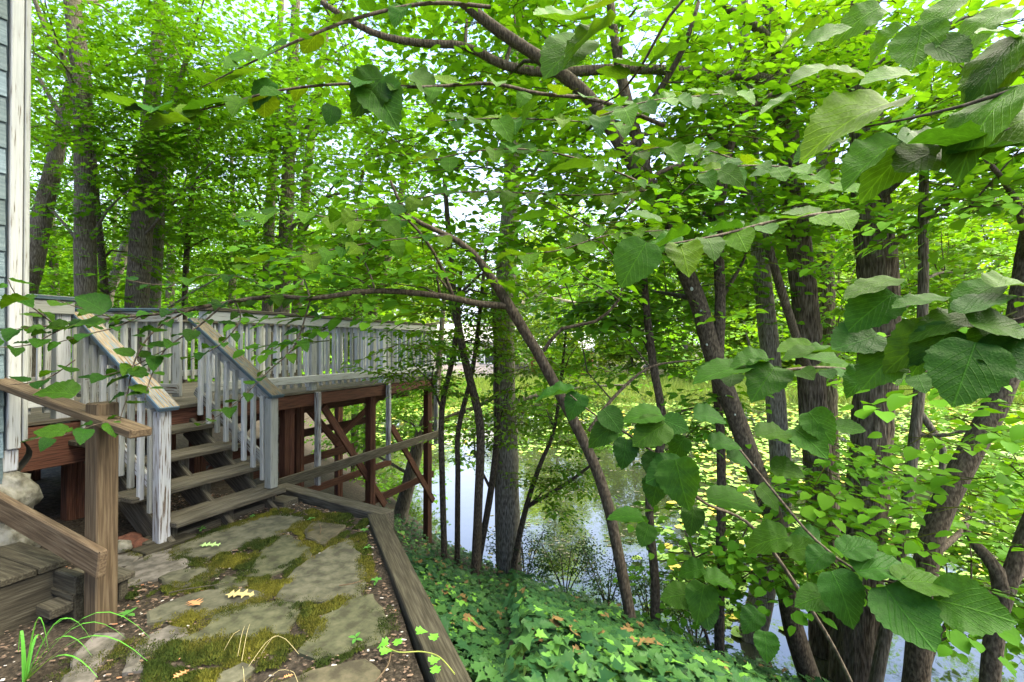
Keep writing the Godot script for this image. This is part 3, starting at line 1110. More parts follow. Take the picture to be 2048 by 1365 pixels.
func build_trees() -> void:
	var G := "trees on the bank behind the deck"
	# --- behind the deck
	tree("maple_tree", "dark trunk leaning right beside the white corner board", "maple", "grey",
		[[45,620,9.5,.38],[60,540,9.5,.36],[80,440,9.6,.33],[110,300,9.8,.25],[140,150,10,.18]], [], [[-150,0,160,420,8,11,9,0.9], [-500,-500,50,300,6,11,3,1.1]], G)
	tree("maple_tree", "tall grey-barked trunk nearest the house corner behind deck", "maple", "grey",
		[[172,640,9,.34],[168,500,9,.33],[166,330,9,.31],[158,150,9,.29],[138,0,9,.26],[122,-200,9,.2]],
		[[[150,190,9,.12],[120,110,8.8,.1],[80,40,8.6,.08],[50,-40,8.5,.05]], [[160,300,9,.1],[100,200,9.2,.08],[60,130,9.3,.05]]],
		[[40,-60,330,330,7.5,10.5,18,0.8], [-200,-700,350,-60,6,11,5,1.1], [50,330,330,560,9,12,7,0.7]], G)
	tree("maple_tree", "slim dark stem right of the tall grey trunk", "maple", "dark",
		[[212,640,10,.15],[202,520,10,.14],[192,420,10,.12],[182,290,10,.1]], [], [[110,380,300,580,9.5,11.5,5,0.6]], G)
	tree("maple_tree", "stout forked trunk rising beyond the deck gate", "maple", "grey",
		[[272,640,9.6,.40],[280,480,9.6,.38],[290,350,9.6,.35],[298,220,9.6,.3],[312,60,9.6,.22],[320,-150,9.6,.16]],
		[[[290,310,9.6,.14],[325,260,9.4,.11],[350,180,9.2,.08],[375,90,9,.06]]],
		[[-300,-1500,1100,-500,2,4.6,22,0.9], [230,60,480,400,7.5,10,17,0.8], [360,-120,580,140,7.5,10,8,0.8], [200,-600,520,60,6.5,10.5,5,1.1]], G)
	tree("maple_tree", "thinner pale trunk close behind the stout forked trunk", "maple", "pale",
		[[305,640,10.4,.27],[312,480,10.4,.26],[320,330,10.4,.24],[332,200,10.4,.2],[345,50,10.4,.15]], [], [[300,380,520,580,9.5,12,6,0.6], [320,100,480,300,9,12,5,0.8]], G)
	tree("maple_tree", "pale trunk slanting right in the gap between bank trees", "maple", "pale",
		[[212,610,12,.25],[238,530,12,.24],[268,430,12,.22],[290,330,12,.17]], [], [[180,240,400,420,11,13,5,0.9]], G)
	tree("maple_tree", "thin stem midway between the forked trunk and paired trunks", "maple", "dark",
		[[368,640,11,.13],[372,500,11,.12],[382,380,11,.11],[396,230,11,.08]], [], [[340,300,480,520,10,12.5,6,0.7]], G)
	tree("maple_tree", "left one of the close trunks beyond the white deck railing", "maple", "grey",
		[[534,660,11,.24],[537,450,11,.23],[545,300,11,.2],[552,150,11,.16],[560,-20,11,.12]], [], [[430,120,640,420,9,12,11,0.8], [420,-500,700,50,7,12,4,1.2]], G)
	tree("maple_tree", "thickest of the close trunks beyond the white deck railing", "maple", "grey",
		[[562,660,10.3,.31],[570,480,10.3,.29],[577,280,10.3,.25],[585,100,10.3,.2],[592,-80,10.3,.14]],
		[[[575,330,10.3,.1],[620,240,10,.07],[680,200,9.6,.05]], [[570,470,10.3,.09],[640,400,10,.07],[720,380,9.5,.04]]],
		[[540,80,780,380,8,11,17,0.8], [480,400,740,590,9,12,7,0.6]], G)
	tree("maple_tree", "right one of the close trunks beyond the white railing", "maple", "grey",
		[[592,650,12,.25],[603,470,12,.23],[620,280,12,.2],[642,120,12,.16],[664,-30,12,.12]], [], [[600,-100,860,260,9,13,10,0.9], [640,300,860,520,10,13,7,0.8]], G)
	tree("maple_tree", "slender trunk above the middle of the deck railing", "maple", "dark",
		[[712,660,12,.16],[722,600,12,.15],[732,540,12,.13],[746,440,12,.1]], [], [[660,480,860,640,10.5,13,7,0.6]], G)
	tree("maple_tree", "trunk slanting right above the deck railing end", "maple", "grey",
		[[742,660,12.5,.25],[762,570,12.5,.23],[780,490,12.5,.21],[806,370,12.5,.17],[830,250,12.5,.12]], [], [[720,240,960,470,10,13.5,7,0.9], [780,520,960,660,11,14,3,0.6]], G)
	# --- along the shore, middle
	tree("maple_tree", "straight pale-barked trunk standing in ivy at the water's edge", "maple", "pale",
		[[1018,1150,7.3,.40],[1012,900,7.3,.36],[1008,700,7.3,.33],[1015,500,7.3,.3],[1022,400,7.3,.27],[1030,200,7.4,.22],[1040,0,7.5,.17],[1046,-200,7.6,.12]],
		[[[1012,810,7.3,.1],[1080,790,7.6,.07],[1170,775,8,.05],[1260,770,8.4,.03]], [[1010,860,7.3,.07],[1070,810,7.5,.05],[1150,820,7.8,.03]], [[1008,640,7.3,.12],[1060,600,9,.1],[1120,600,11.5,.08],[1170,610,14.5,.04]]],
		[[900,60,1180,480,6.2,8.8,7,0.7], [860,-600,1250,60,5,8.5,6,1.1], [850,480,1150,640,7,9.5,3,0.45], [1020,700,1180,900,8,9.5,5,0.4], [980,570,1330,690,11,17,9,0.75], [1060,380,1500,600,8,13,8,0.7]])
	tree("shade_tree", "leaning trunk behind the last deck leg over the pond", "maple", "grey",
		[[790,1080,9.5,.3],[822,950,9.5,.27],[842,870,9.5,.24],[868,800,9.6,.18],[880,700,9.7,.12],[890,560,9.8,.08]],
		[[[842,865,9.5,.14],[900,835,9.3,.12],[950,815,9.2,.09],[1000,790,9,.06]]],
		[[800,660,960,860,9,11.5,7,0.5], [640,760,880,1050,10,13,10,0.6]])
	var S := "slender saplings in the ivy"
	tree("sapling", "wavy sapling stem left of the straight pale trunk", "beech", "dark",
		[[950,1175,6,.12],[957,1000,6,.11],[960,850,6,.105],[930,720,6,.1],[908,600,6,.09],[898,480,6,.07],[888,350,6,.05]], [], [[830,350,1010,600,5.5,7,4,0.5]], S)
	tree("sapling", "leftmost thin sapling just right of the end deck leg", "beech", "dark",
		[[889,1110,6.3,.085],[885,960,6.3,.08],[884,820,6.3,.075],[905,720,6.3,.07],[915,640,6.3,.06],[922,540,6.3,.04]], [], [[885,600,1000,760,5.8,7,3,0.4], [800,650,880,740,5,6.3,2,0.3]], S)
	tree("sapling", "thin sapling crossing the wavy stem near railing height", "beech", "dark",
		[[915,1120,6.6,.08],[916,950,6.6,.075],[917,860,6.6,.07],[945,740,6.6,.065],[960,620,6.6,.055],[972,500,6.6,.04]], [], [[900,480,1060,640,6,7.5,3,0.45]], S)
	tree("sapling", "straight sapling touching the left side of pale trunk", "beech", "dark",
		[[952,1150,6.9,.1],[982,980,6.9,.095],[994,860,6.9,.09],[992,700,6.9,.075],[985,560,6.9,.05]], [], [[930,700,1080,900,6.4,7.6,3,0.4]], S)
	tree("sapling", "forked sapling leaning right over the open water", "beech", "dark",
		[[1028,1130,7,.09],[1052,1015,7,.08],[1080,930,7,.065],[1108,860,7,.055],[1122,760,7,.05],[1134,640,7,.03]], [[[1052,1015,7,.06],[1140,962,6.9,.05],[1200,915,6.8,.03]]],
		[[1060,640,1220,860,6.5,8,6,0.4], [1080,930,1200,1010,6.6,7.2,2,0.25]], S)
	for q in [[1050,1195,7.5,.5,"low dark shrub at the foot of the forked sapling"], [1130,1215,7.15,.45,"low dark shrub left of the leaning hazel's foot"], [1215,1250,6.8,.5,"low dark shrub behind the leaning hazel's foot"], [1300,1290,6.35,.45,"low dark shrub behind the upright hazel stem"], [1390,1320,6.0,.4,"low dark shrub at the waterline, furthest right"]]:
		waterside_shrub(q[4], q[0], q[2], q[3])
	# --- witch hazels
	tree("hazel_tree", "leaning hazel whose long bough reaches left across the deck", "hazel", "dark",
		[[1290,1400,4.2,0.108],[1240,1130,4.2,0.096],[1200,960,4.1,0.092],[1110,770,3.9,0.088],[1018,612,3.7,0.08],[945,505,3.6,0.048],[880,464,3.5,0.04],[815,430,3.4,0.028],[780,360,3.3,0.016]],
		[[[1018,612,3.7,0.053],[960,608,3.6,0.0499],[880,592,3.45,0.0449],[750,582,3.3,0.0374],[620,598,3.1,0.03],[560,592,3.0,0.0262],[460,604,2.9,0.0225],[370,622,2.8,0.0187],[277,632,2.7,0.0156],[185,641,2.65,0.0125],[105,652,2.6,0.00874],[40,655,2.55,0.00499]],
		[[1087,703,3.85,0.0312],[1124,658,3.8,0.0281],[1190,644,3.75,0.025],[1238,600,3.7,0.0187],[1250,540,3.7,0.0125]],
		[[1177,863,4.05,0.0312],[1223,800,4.1,0.0281],[1300,735,4.2,0.0218],[1400,720,4.3,0.0125]],
		[[905,590,3.5,0.0281],[870,510,3.45,0.025],[815,440,3.4,0.0187],[740,400,3.3,0.0125]]],
		[[640,360,960,540,3.6,5.6,6,0.34], [560,520,900,590,3.1,4.2,5,0.26], [900,560,1240,760,4.5,7,5,0.34], [1040,380,1280,560,3.6,5,5,0.36]], "", 11)
	var spotted := tree("hazel_tree", "thick slanting hazel trunk with pale lichen spots", "hazel", "dark",
		[[1640,1420,4.6,0.205],[1585,1255,4.6,0.18],[1565,1115,4.6,0.176],[1544,1032,4.6,0.172],[1482,862,4.6,0.172],[1430,720,4.6,0.172],[1395,600,4.6,0.164],[1340,470,4.6,0.148],[1300,370,4.6,0.131],[1268,250,4.6,0.115],[1240,130,4.7,0.0984],[1222,0,4.8,0.082],[1212,-150,4.9,0.0574]],
		[[[1312,400,4.6,.13],[1250,300,4.4,.125],[1180,195,4.3,.12],[1090,120,4.2,.11],[1000,60,4.1,.1],[925,0,4.0,.09],[840,-70,3.9,.06]],
		[[1436,724,4.6,.11],[1441,600,4.6,.1],[1437,450,4.6,.095],[1447,370,4.6,.09],[1460,300,4.6,.08],[1495,225,4.6,.06],[1560,180,4.6,.045],[1640,150,4.6,.03]],
		[[1445,380,4.6,.06],[1400,330,4.4,.05],[1320,345,4.2,.04],[1250,420,4,.02]],
		[[1268,250,4.6,.07],[1320,180,4.4,.06],[1370,90,4.2,.05],[1400,0,4.1,.03]]],
		[[1080,160,1420,420,3.6,5.6,18,0.42], [860,-200,1420,160,4,7,16,0.5], [1280,420,1520,640,4.6,6.2,10,0.4], [640,120,1080,420,4.6,7.5,16,0.5]], "", 16)
	var lichen := StandardMaterial3D.new()
	lichen.albedo_color = lin(.3, .33, .28)
	lichen.roughness = .95
	for q in [[1384,578,.016,.092], [1414,690,.01,.098], [1402,622,.008,.096], [1330,452,.012,.084], [1470,830,.009,.1], [1549,1050,.012,.1], [1452,792,.007,.1], [1508,930,.008,.1]]:
		var p := at(q[0], q[1], 4.6)
		p += (Vector3(0, EYE, 0) - p).normalized() * q[3] * .86
		put(spotted, "lichen_patch", blob(Vector3(q[2], q[2] * 1.1, .004), 6, 10, .3, q[0]), lichen, p - spotted.position)
	tree("sapling", "upright stem between the two leaning hazel trunks", "hazel", "dark",
		[[1305,1310,4.9,.1],[1310,1180,4.9,.09],[1298,1000,4.9,.085],[1325,860,4.9,.085],[1305,720,4.9,.08],[1290,580,4.9,.07],[1285,450,4.9,.06],[1300,300,4.9,.04]],
		[], [[1200,560,1420,780,4.8,6.4,7,0.36], [1240,800,1420,900,5,6.2,4,0.3]], S, 14)
	tree("sapling", "upright stem just left of the lichen-spotted hazel's foot", "hazel", "dark",
		[[1437,1400,4.8,.1],[1438,1180,4.8,.095],[1442,1000,4.8,.09],[1440,860,4.8,.085],[1428,740,4.8,.07]], [], [[1320,980,1440,1200,4.8,5.8,4,0.3], [1380,860,1720,1300,3.6,5.2,12,0.3]], S, 12)
	# --- large trunks on the right
	var R := "large shore trees on the right"
	tree("shade_tree", "pale trunk left of the big furrowed trunks", "sunlit_linden", "pale",
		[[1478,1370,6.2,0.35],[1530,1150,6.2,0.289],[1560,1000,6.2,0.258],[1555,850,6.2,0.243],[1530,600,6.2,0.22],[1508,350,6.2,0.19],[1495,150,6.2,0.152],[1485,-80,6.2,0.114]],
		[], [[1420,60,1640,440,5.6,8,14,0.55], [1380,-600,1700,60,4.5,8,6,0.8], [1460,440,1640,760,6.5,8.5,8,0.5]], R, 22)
	tree("shade_tree", "furrowed trunk with a knot, left neighbour of the largest trunk", "hazel", "furrowed",
		[[1650,1400,5.9,0.366],[1640,1000,5.9,0.31],[1625,800,5.9,0.296],[1610,600,5.9,0.282],[1590,400,5.9,0.26],[1565,150,5.9,0.232],[1545,-20,5.9,0.197],[1535,-250,5.9,0.141]],
		[[[1575,165,5.8,.13],[1500,150,5.4,.12],[1400,142,5.1,.11],[1250,135,4.9,.1],[1100,142,4.7,.095],[1010,128,4.6,.09],[930,90,4.5,.08],[830,82,4.4,.07],[740,60,4.3,.06],[640,0,4.2,.045]],
		[[1562,110,5.9,.14],[1540,75,5.7,.12],[1500,40,5.5,.1],[1440,0,5.3,.08],[1380,-60,5.1,.05]],
		[[1615,735,5.7,.1],[1598,690,5.4,.09],[1560,570,5.1,.085],[1530,470,5,.08],[1480,365,4.9,.065],[1445,312,4.8,.05],[1410,250,4.7,.03]]],
		[[1380,60,1700,420,4.4,7,19,0.42], [620,-150,1100,140,4.6,8,13,0.5], [1560,420,1760,700,6.3,8,7,0.42]], R, 18)
	tree("shade_tree", "half-hidden trunk behind the knotted furrowed trunk", "sunlit_linden", "furrowed",
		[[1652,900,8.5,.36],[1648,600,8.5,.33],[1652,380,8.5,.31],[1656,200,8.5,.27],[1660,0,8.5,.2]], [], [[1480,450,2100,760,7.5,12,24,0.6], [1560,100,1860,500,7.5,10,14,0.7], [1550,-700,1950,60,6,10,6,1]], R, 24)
	tree("shade_tree", "largest furrowed trunk, broad and straight, in right foreground", "sunlit_linden", "furrowed",
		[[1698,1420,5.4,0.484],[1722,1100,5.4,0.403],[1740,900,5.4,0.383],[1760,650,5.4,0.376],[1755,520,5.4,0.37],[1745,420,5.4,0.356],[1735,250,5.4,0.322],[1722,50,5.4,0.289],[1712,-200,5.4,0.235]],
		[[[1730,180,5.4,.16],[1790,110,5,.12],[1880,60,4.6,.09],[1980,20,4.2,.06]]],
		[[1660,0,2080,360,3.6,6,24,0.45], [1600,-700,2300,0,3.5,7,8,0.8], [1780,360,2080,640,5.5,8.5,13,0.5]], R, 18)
	tree("sapling", "knobbly slim stem right of the largest trunk", "sunlit_linden", "grey",
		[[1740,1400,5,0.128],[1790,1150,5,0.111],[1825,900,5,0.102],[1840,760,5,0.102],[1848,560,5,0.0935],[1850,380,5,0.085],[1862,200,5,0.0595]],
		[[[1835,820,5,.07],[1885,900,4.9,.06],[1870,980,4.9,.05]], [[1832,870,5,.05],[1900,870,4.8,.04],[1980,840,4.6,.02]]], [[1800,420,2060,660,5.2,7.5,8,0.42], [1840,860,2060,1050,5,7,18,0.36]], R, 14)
	tree("shade_tree", "smooth dark trunk curving up to the right edge", "hazel", "dark",
		[[1822,1420,4,0.192],[1838,1250,4,0.181],[1850,1120,4,0.176],[1880,1020,4,0.176],[1925,930,4,0.176],[2000,790,4,0.171],[2035,650,4,0.166],[2056,520,4,0.155],[2085,350,4,0.134],[2110,150,4,0.104],[2130,-100,4,0.0728]],
		[], [[1860,150,2300,500,3,5,11,0.45], [1900,-500,2500,150,2.4,5,7,0.6], [1900,1000,2080,1250,4.2,5.5,7,0.32]], R, 14)
	tree("shade_tree", "dark forked trunk in the bottom right corner", "hazel", "dark",
		[[1970,1420,3.3,0.112],[1985,1260,3.3,0.107],[2008,1180,3.3,0.101],[2050,1060,3.3,0.096],[2100,940,3.3,0.084],[2150,780,3.3,0.0562]], [[[2000,1200,3.3,.1],[1990,1140,3.3,.09],[1950,1090,3.4,.07],[1930,1060,3.5,.04]]], [[2060,700,2500,1100,2.5,4.5,8,0.5]], R, 14)

# ---------------------------------------------------------------- across the pond
func build_far_bank() -> void:
	# road
	var road := PlaneMesh.new()
	road.size = Vector2(130, 3.4)
	var rm := base_mat(tex.stone_brown, Vector3(.3, .3, .3), .9)
	rm.albedo_color = Color(1, .98, .98)
	tag(put(self, "road", road, rm, Vector3(45, -1.64, -41), Basis(Vector3.UP, .05)), "", "", "", "structure")
	# woods on the left bank, behind the deck
	var B := "woodland trees behind the left bank"
	var left := [[-260,16],[-120,21],[-20,15],[60,24],[120,17],[190,27],[240,20],[330,16],[400,25],[450,18],[520,24],[590,28]]
	var looks := ["slim", "leafy", "bushy", "broad"]
	for i in left.size():
		bank_tree("%s woodland tree behind the left bank, %s from the left" % [looks[i % 4], ordinal(i + 1)], left[i][0], left[i][1], B)
	var H := "houses across the pond"
	far_house("pale pink house with louvred shutters across the pond", at(935, 780, 47), 7.5, 6, 3.4, lin(.62, .5, .46), lin(.42, .4, .4), .15, H)
	far_house("white-roofed house with rust-red wall across the pond", at(1128, 730, 52), 6.0, 7, 2.6, lin(.26, .08, .05), lin(.72, .74, .76), -.2, H)
	# trees of the far bank
	var F := "trees beyond the pond"
	var spots := [[1120,44],[1370,40],[1480,43],[1560,41],[1670,44],[1770,42],[1880,43],[1990,41],[2120,43],[680,46],[780,43],[600,41],[-330,52],[-180,44],[-60,56],[60,46],[170,58],[300,48],[420,60],[520,50],[640,62],[760,52],[860,64],[1010,66],[1080,60],[1200,58],[1260,46],[1330,62],[1420,50],[1520,60],[1610,48],[1720,62],[1830,52],[1930,60],[2060,46],[2200,58]]
	var kinds := ["rounded pale-green", "tall bright-green", "spreading yellow-green", "dense mid-green"]
	spots.sort_custom(func(p, q): return p[0] < q[0])
	for i in spots.size():
		var px: float = spots[i][0]
		var d: float = spots[i][1]
		var foot := at(px, 760, d)
		foot.y = land(foot.x, foot.z)
		var y0 := 691.0 + (EYE - foot.y) * 965.0 / d
		var top := 691.0 - rf(9, 15) * 965.0 / d
		var w := rf(3.2, 4.6) * 965.0 / d
		far_tree("%s tree beyond the pond, %s of its row from the left" % [kinds[i % 4], ordinal(i + 1)], px, y0, top, w, d, F)
	# rough grass and reeds on the far margin
	var places := []
	var tints := PackedColorArray()
	for i in 7000:
		var x := rf(-22, 48)
		var d := rf(29.5, 40)
		var y := land(x, -d)
		if y < WATER - .12: continue
		var s := rf(.6, 1.5)
		places.append(Transform3D(Basis(Vector3.UP, rng.randf() * TAU).scaled(Vector3(s, s * rf(.7, 1.3), s)), Vector3(x, y - .03, -d)))
		tints.append(Color(.11, .2, .03).lerp(Color(.25, .3, .07), rng.randf()))
	tag(scatter(self, "bank_grass", tuft(10, .75, .35, .02, 9), leaf_mat("grass", Color.WHITE, Color(.8, .8, .4), .7), places, tints), "", "", "", "stuff")

func ordinal(i: int) -> String:
	var w := ["first", "second", "third", "fourth", "fifth", "sixth", "seventh", "eighth", "ninth", "tenth", "eleventh", "twelfth", "thirteenth", "fourteenth", "fifteenth", "sixteenth", "seventeenth", "eighteenth", "nineteenth", "twentieth"]
	return w[i - 1] if i <= 20 else "twenty-" + w[i - 21] if i < 30 else "thirtieth" if i == 30 else "thirty-" + w[i - 31]

func bank_tree(label: String, px: float, d: float, group: String) -> void:
	var foot := at(px, 760, d)
	foot.y = land(foot.x, foot.z)
	var o := thing("woodland_tree", label, "tree", foot, group)
	var high := rf(8.5, 11.5)
	var st := start()
	stem(st, [[foot - Vector3(0, .3, 0), .16], [foot + Vector3(rf(-.3, .3), high * .4, 0), .12], [foot + Vector3(rf(-.6, .6), high * .9, 0), .03]], .8, 8, .05, foot)
	put(o, "trunk", finish(st), bark("grey"))
	var places := []
	var tints := PackedColorArray()
	var wide := d * .115
	for k in 46:
		var f := pow(rng.randf(), 1.25)
		var a := rng.randf() * TAU
		var c := Vector3(cos(a) * wide * sqrt(rng.randf()), .25 + f * high, sin(a) * wide * .8 * sqrt(rng.randf()))
		for j in 12:
			var p := c + Vector3(rf(-1, 1), rf(-.5, .5), rf(-1, 1)) * .8
			var b := Basis(Vector3.UP, rng.randf() * TAU) * Basis(Vector3.BACK, rf(-.5, .3)) * Basis(Vector3.RIGHT, rf(-.5, .5))
			places.append(Transform3D(b.scaled(Vector3.ONE * rf(.75, 1.2)), p))
			tints.append(tint_of("far") * Color(1.0, 1.1, .8))
	scatter(o, "crown", spray_of("bank"), leaf_mat("foliage", Color.WHITE, Color(1, .97, .5), .55), places, tints).set_meta("kind", "stuff")

func far_tree(label: String, px: float, y0: float, top: float, w: float, d: float, group: String) -> void:
	var foot := at(px, y0, d)
	var o := thing("far_tree", label, "tree", foot, group)
	var head := at(px + rf(-20, 20), top, d)
	var st := start()
	stem(st, [[foot - Vector3(0, .3, 0), .24], [foot.lerp(head, .35), .18], [foot.lerp(head, .8), .06]], 1.0, 7, .05, foot)
	put(o, "trunk", finish(st), bark("grey"))
	var places := []
	var tints := PackedColorArray()
	var base_c := Color(.12, .24, .02).lerp(Color(.24, .38, .03), rng.randf())
	var half := w * d / 965.0
	var high := head.y - foot.y
	for k in 62:
		var f := rf(.02, 1.0)
		var rad := half * sin(PI * clampf(.12 + f * .8, 0, 1)) * sqrt(rng.randf())
		var a := rng.randf() * TAU
		var c := Vector3(cos(a) * rad, f * high, sin(a) * rad)
		for j in 15:
			var p := c + Vector3(rf(-1, 1), rf(-.7, .7), rf(-1, 1)) * 1.1
			var b := Basis(Vector3.UP, rng.randf() * TAU) * Basis(Vector3.BACK, rf(-.6, .4)) * Basis(Vector3.RIGHT, rf(-.6, .6))
			places.append(Transform3D(b.scaled(Vector3.ONE * rf(.7, 1.2)), p))
			tints.append(base_c * rf(.75, 1.25))
	scatter(o, "crown", spray_of("far"), leaf_mat("foliage", Color.WHITE, Color(1, .97, .5), .55), places, tints).set_meta("kind", "stuff")

func far_house(label: String, foot: Vector3, w: float, depth: float, h: float, wall: Color, roof: Color, turn: float, group: String) -> void:
	foot.y = land(foot.x, foot.z) - .1
	var o := thing("far_house", label, "house", foot, group)
	o.rotation.y = turn
	var wm := StandardMaterial3D.new()
	wm.albedo_color = wall
	wm.roughness = .8
	var rm := StandardMaterial3D.new()
	rm.albedo_color = roof
	rm.roughness = .8
	var white := StandardMaterial3D.new()
	white.albedo_color = lin(.7, .7, .7)
	var glass := StandardMaterial3D.new()
	glass.albedo_color = lin(.03, .035, .04)
	glass.roughness = .1
	put(o, "wall", timber(Vector3(w, h, depth)), wm, Vector3(0, h * .5, 0))
	# vertical boards on the front
	for i in int(w / .3):
		put(o, "wall_board", timber(Vector3(.26, h - .1, .03)), wm, Vector3(-w * .5 + .15 + i * .3, h * .5, depth * .5 + .016))
	for s in [-1.0, 1.0]:
		put(o, "roof", timber(Vector3(w + .8, .14, depth * .62)), rm, Vector3(0, h + .72, s * depth * .27), Basis(Vector3.RIGHT, s * .5))
	for x in [-w * .22, w * .25]:
		var f := put(o, "window", timber(Vector3(1.1, 1.3, .08)), white, Vector3(x, h * .58, depth * .5 + .05))
		put(f, "pane", timber(Vector3(.9, 1.1, .03)), glass, Vector3(0, 0, .035))
		for s in [-1.0, 1.0]:
			var sh := put(o, "shutter", timber(Vector3(.4, 1.3, .05)), rm, Vector3(x + s * .78, h * .58, depth * .5 + .06))
			for k in 7: put(sh, "louvre", timber(Vector3(.34, .1, .03)), white, Vector3(0, -.54 + k * .18, .035))
	put(o, "door", timber(Vector3(.9, 2.0, .06)), rm, Vector3(0, 1.02, depth * .5 + .06))

# ---------------------------------------------------------------- lily pads
func build_pond_plants() -> void:
	var places := []
	var tints := PackedColorArray()
	for i in 26000:
		var d := rf(6, 31)
		var x := rf(-6, 34) * d / 20.0
		var s := shore(x)
		if d < s.x + .4: continue
		var px := x / d
		# thick at the far side and to the right, open in the middle
		var thick := smoothstep(15.5, 19.0, d) + smoothstep(.22, .5, px) * smoothstep(5.5, 9.0, d) * .8
		thick *= .55 + noise.get_noise_2d(x * .5, d * .5) * 1.3
		if rng.randf() > thick: continue
		var k := rf(.1, .24)
		places.append(Transform3D(Basis.from_euler(Vector3(rf(-.12, .12), rf(0, TAU), rf(-.12, .12))).scaled(Vector3.ONE * k), Vector3(x, WATER + rf(.012, .05), -d)))
		var c := Color(.09, .2, .03).lerp(Color(.2, .3, .06), rng.randf())
		if rng.randf() < .12: c = Color(.4, .33, .05)
		tints.append(c)
	tag(scatter(self, "lily_pads", one_leaf("pad", 2), leaf_mat("pad", Color.WHITE, Color(.4, .4, .2), .45), places, tints), "", "", "", "stuff")
	# bits of floating weed
	var bits := []
	var bt := PackedColorArray()
	for i in 5000:
		var d := rf(8, 22)
		var x := rf(-.05, 1.1) * d
		if d < shore(x).x + .3: continue
		if noise.get_noise_2d(x * .8 + 20, d * 2.2) < .12: continue
		bits.append(Transform3D(Basis(Vector3.UP, rng.randf() * TAU).scaled(Vector3(rf(.5, 2), 1, rf(.5, 1.2))), Vector3(x, WATER + .006, -d)))
		bt.append(Color(.12, .12, .07).lerp(Color(.22, .22, .14), rng.randf()))
	tag(scatter(self, "floating_weed", timber(Vector3(.05, .006, .03)), leaf_mat("pad", Color.WHITE, Color(.4, .4, .2), .45), bits, bt), "", "", "", "stuff")

# ---------------------------------------------------------------- ivy on the bank
func build_ivy() -> void:
	var all := []
	for i in 30000:
		var d := rf(1.4, 9.6) if i < 15000 else rf(1.4, 5.0)
		var x := rf(-2.6, 5.2) if i < 15000 else rf(-1.2, 2.4)
		var s := shore(x)
		if d > s.x - .05: continue
		# outside the edging
		var lim := edge_x(-d) + (.12 if d < 3.9 else .1)
		if d < 4.1 and x < lim: continue
		if d >= 4.1 and x < -.95 - (d - 4.1) * .12 and d < 6.5: continue
		if Vector2(x, d).length() > 4.0 and rng.randf() < .25: continue
		var y := land(x, -d)
		var e := .05
		var nrm := Vector3(land(x - e, -d) - land(x + e, -d), 2 * e, land(x, -d - e) - land(x, -d + e)).normalized()
		var up := (nrm + Vector3(rf(-.55, .55), rf(.1, .6), rf(-.2, .75))).normalized()
		var a := rng.randf() * TAU
		var tip := Vector3(cos(a) + .5, -.2, sin(a) + .1)
		tip = (tip - up * tip.dot(up)).normalized()
		var k := rf(.03, .06) + rf(0, .035)
		var b := Basis(tip, up, tip.cross(up)).scaled(Vector3.ONE * k)
		var c := Color(.015, .05, .018).lerp(Color(.04, .1, .024), rng.randf())
		if rng.randf() < .06: c = Color(.11, .25, .035)
		elif rng.randf() < .035: c = Color(.16, .1, .04)
		all.append([Vector2(x, d).length(), Transform3D(b, Vector3(x, y + rf(.03, .17), -d)), c])
	all.sort_custom(func(p, q): return p[0] < q[0])
	var o := thing("ivy", "dense dark green ivy covering the bank beyond the timber", "ivy", Vector3(0, 0, -4))
	var m := leaf_mat("ivy", Color.WHITE, Color(.45, .5, .2), .42)
	var tone := []
	for k in 4:
		var t := m.duplicate()
		t.vertex_color_use_as_albedo = false
		t.albedo_color = [lin(.016, .056, .02), lin(.028, .078, .022), lin(.042, .105, .026), lin(.09, .21, .036)][k]
		tone.append(t)
	var places := []
	var tints := PackedColorArray()
	var made := 0
	for q in all:
		var t: Transform3D = q[1]
		t.origin.z += 4
		var p := Vector3(t.origin.x, t.origin.y, t.origin.z - 4)
		var sx := -p.x / p.z * 965 + 1024
		var sy := 691 - (p.y - EYE) / -p.z * 965
		if made < 300 and sx > 780 and sx < 1500 and sy < 1390:
			made += 1
			put(o, "leaf", one_leaf("ivy", rng.randi() % 4), tone[3] if rng.randf() < .1 else tone[rng.randi() % 3], t.origin, t.basis)
		else:
			places.append(t)
			tints.append(q[2])
	scatter(o, "leaves", one_leaf("ivy", 0), m, places, tints).set_meta("kind", "stuff")

# ---------------------------------------------------------------- leafy boughs close by
var blade_tones := []
func blade_mat(i: int) -> StandardMaterial3D:
	if blade_tones.is_empty():
		for c in [lin(.04, .13, .02), lin(.05, .155, .018), lin(.055, .15, .015), lin(.055, .18, .024), lin(.07, .2, .02), lin(.075, .185, .016), lin(.08, .24, .025), lin(.1, .26, .022), lin(.11, .245, .018), lin(.13, .32, .028), lin(.155, .34, .024), lin(.18, .33, .02)]:
			var m: StandardMaterial3D = leaf_mat("blade", Color.WHITE, Color(1, .93, .5), .45, true).duplicate()
			m.vertex_color_use_as_albedo = false
			m.albedo_color = c
			blade_tones.append(m)
	return blade_tones[i * 3 + rng.randi() % 3]

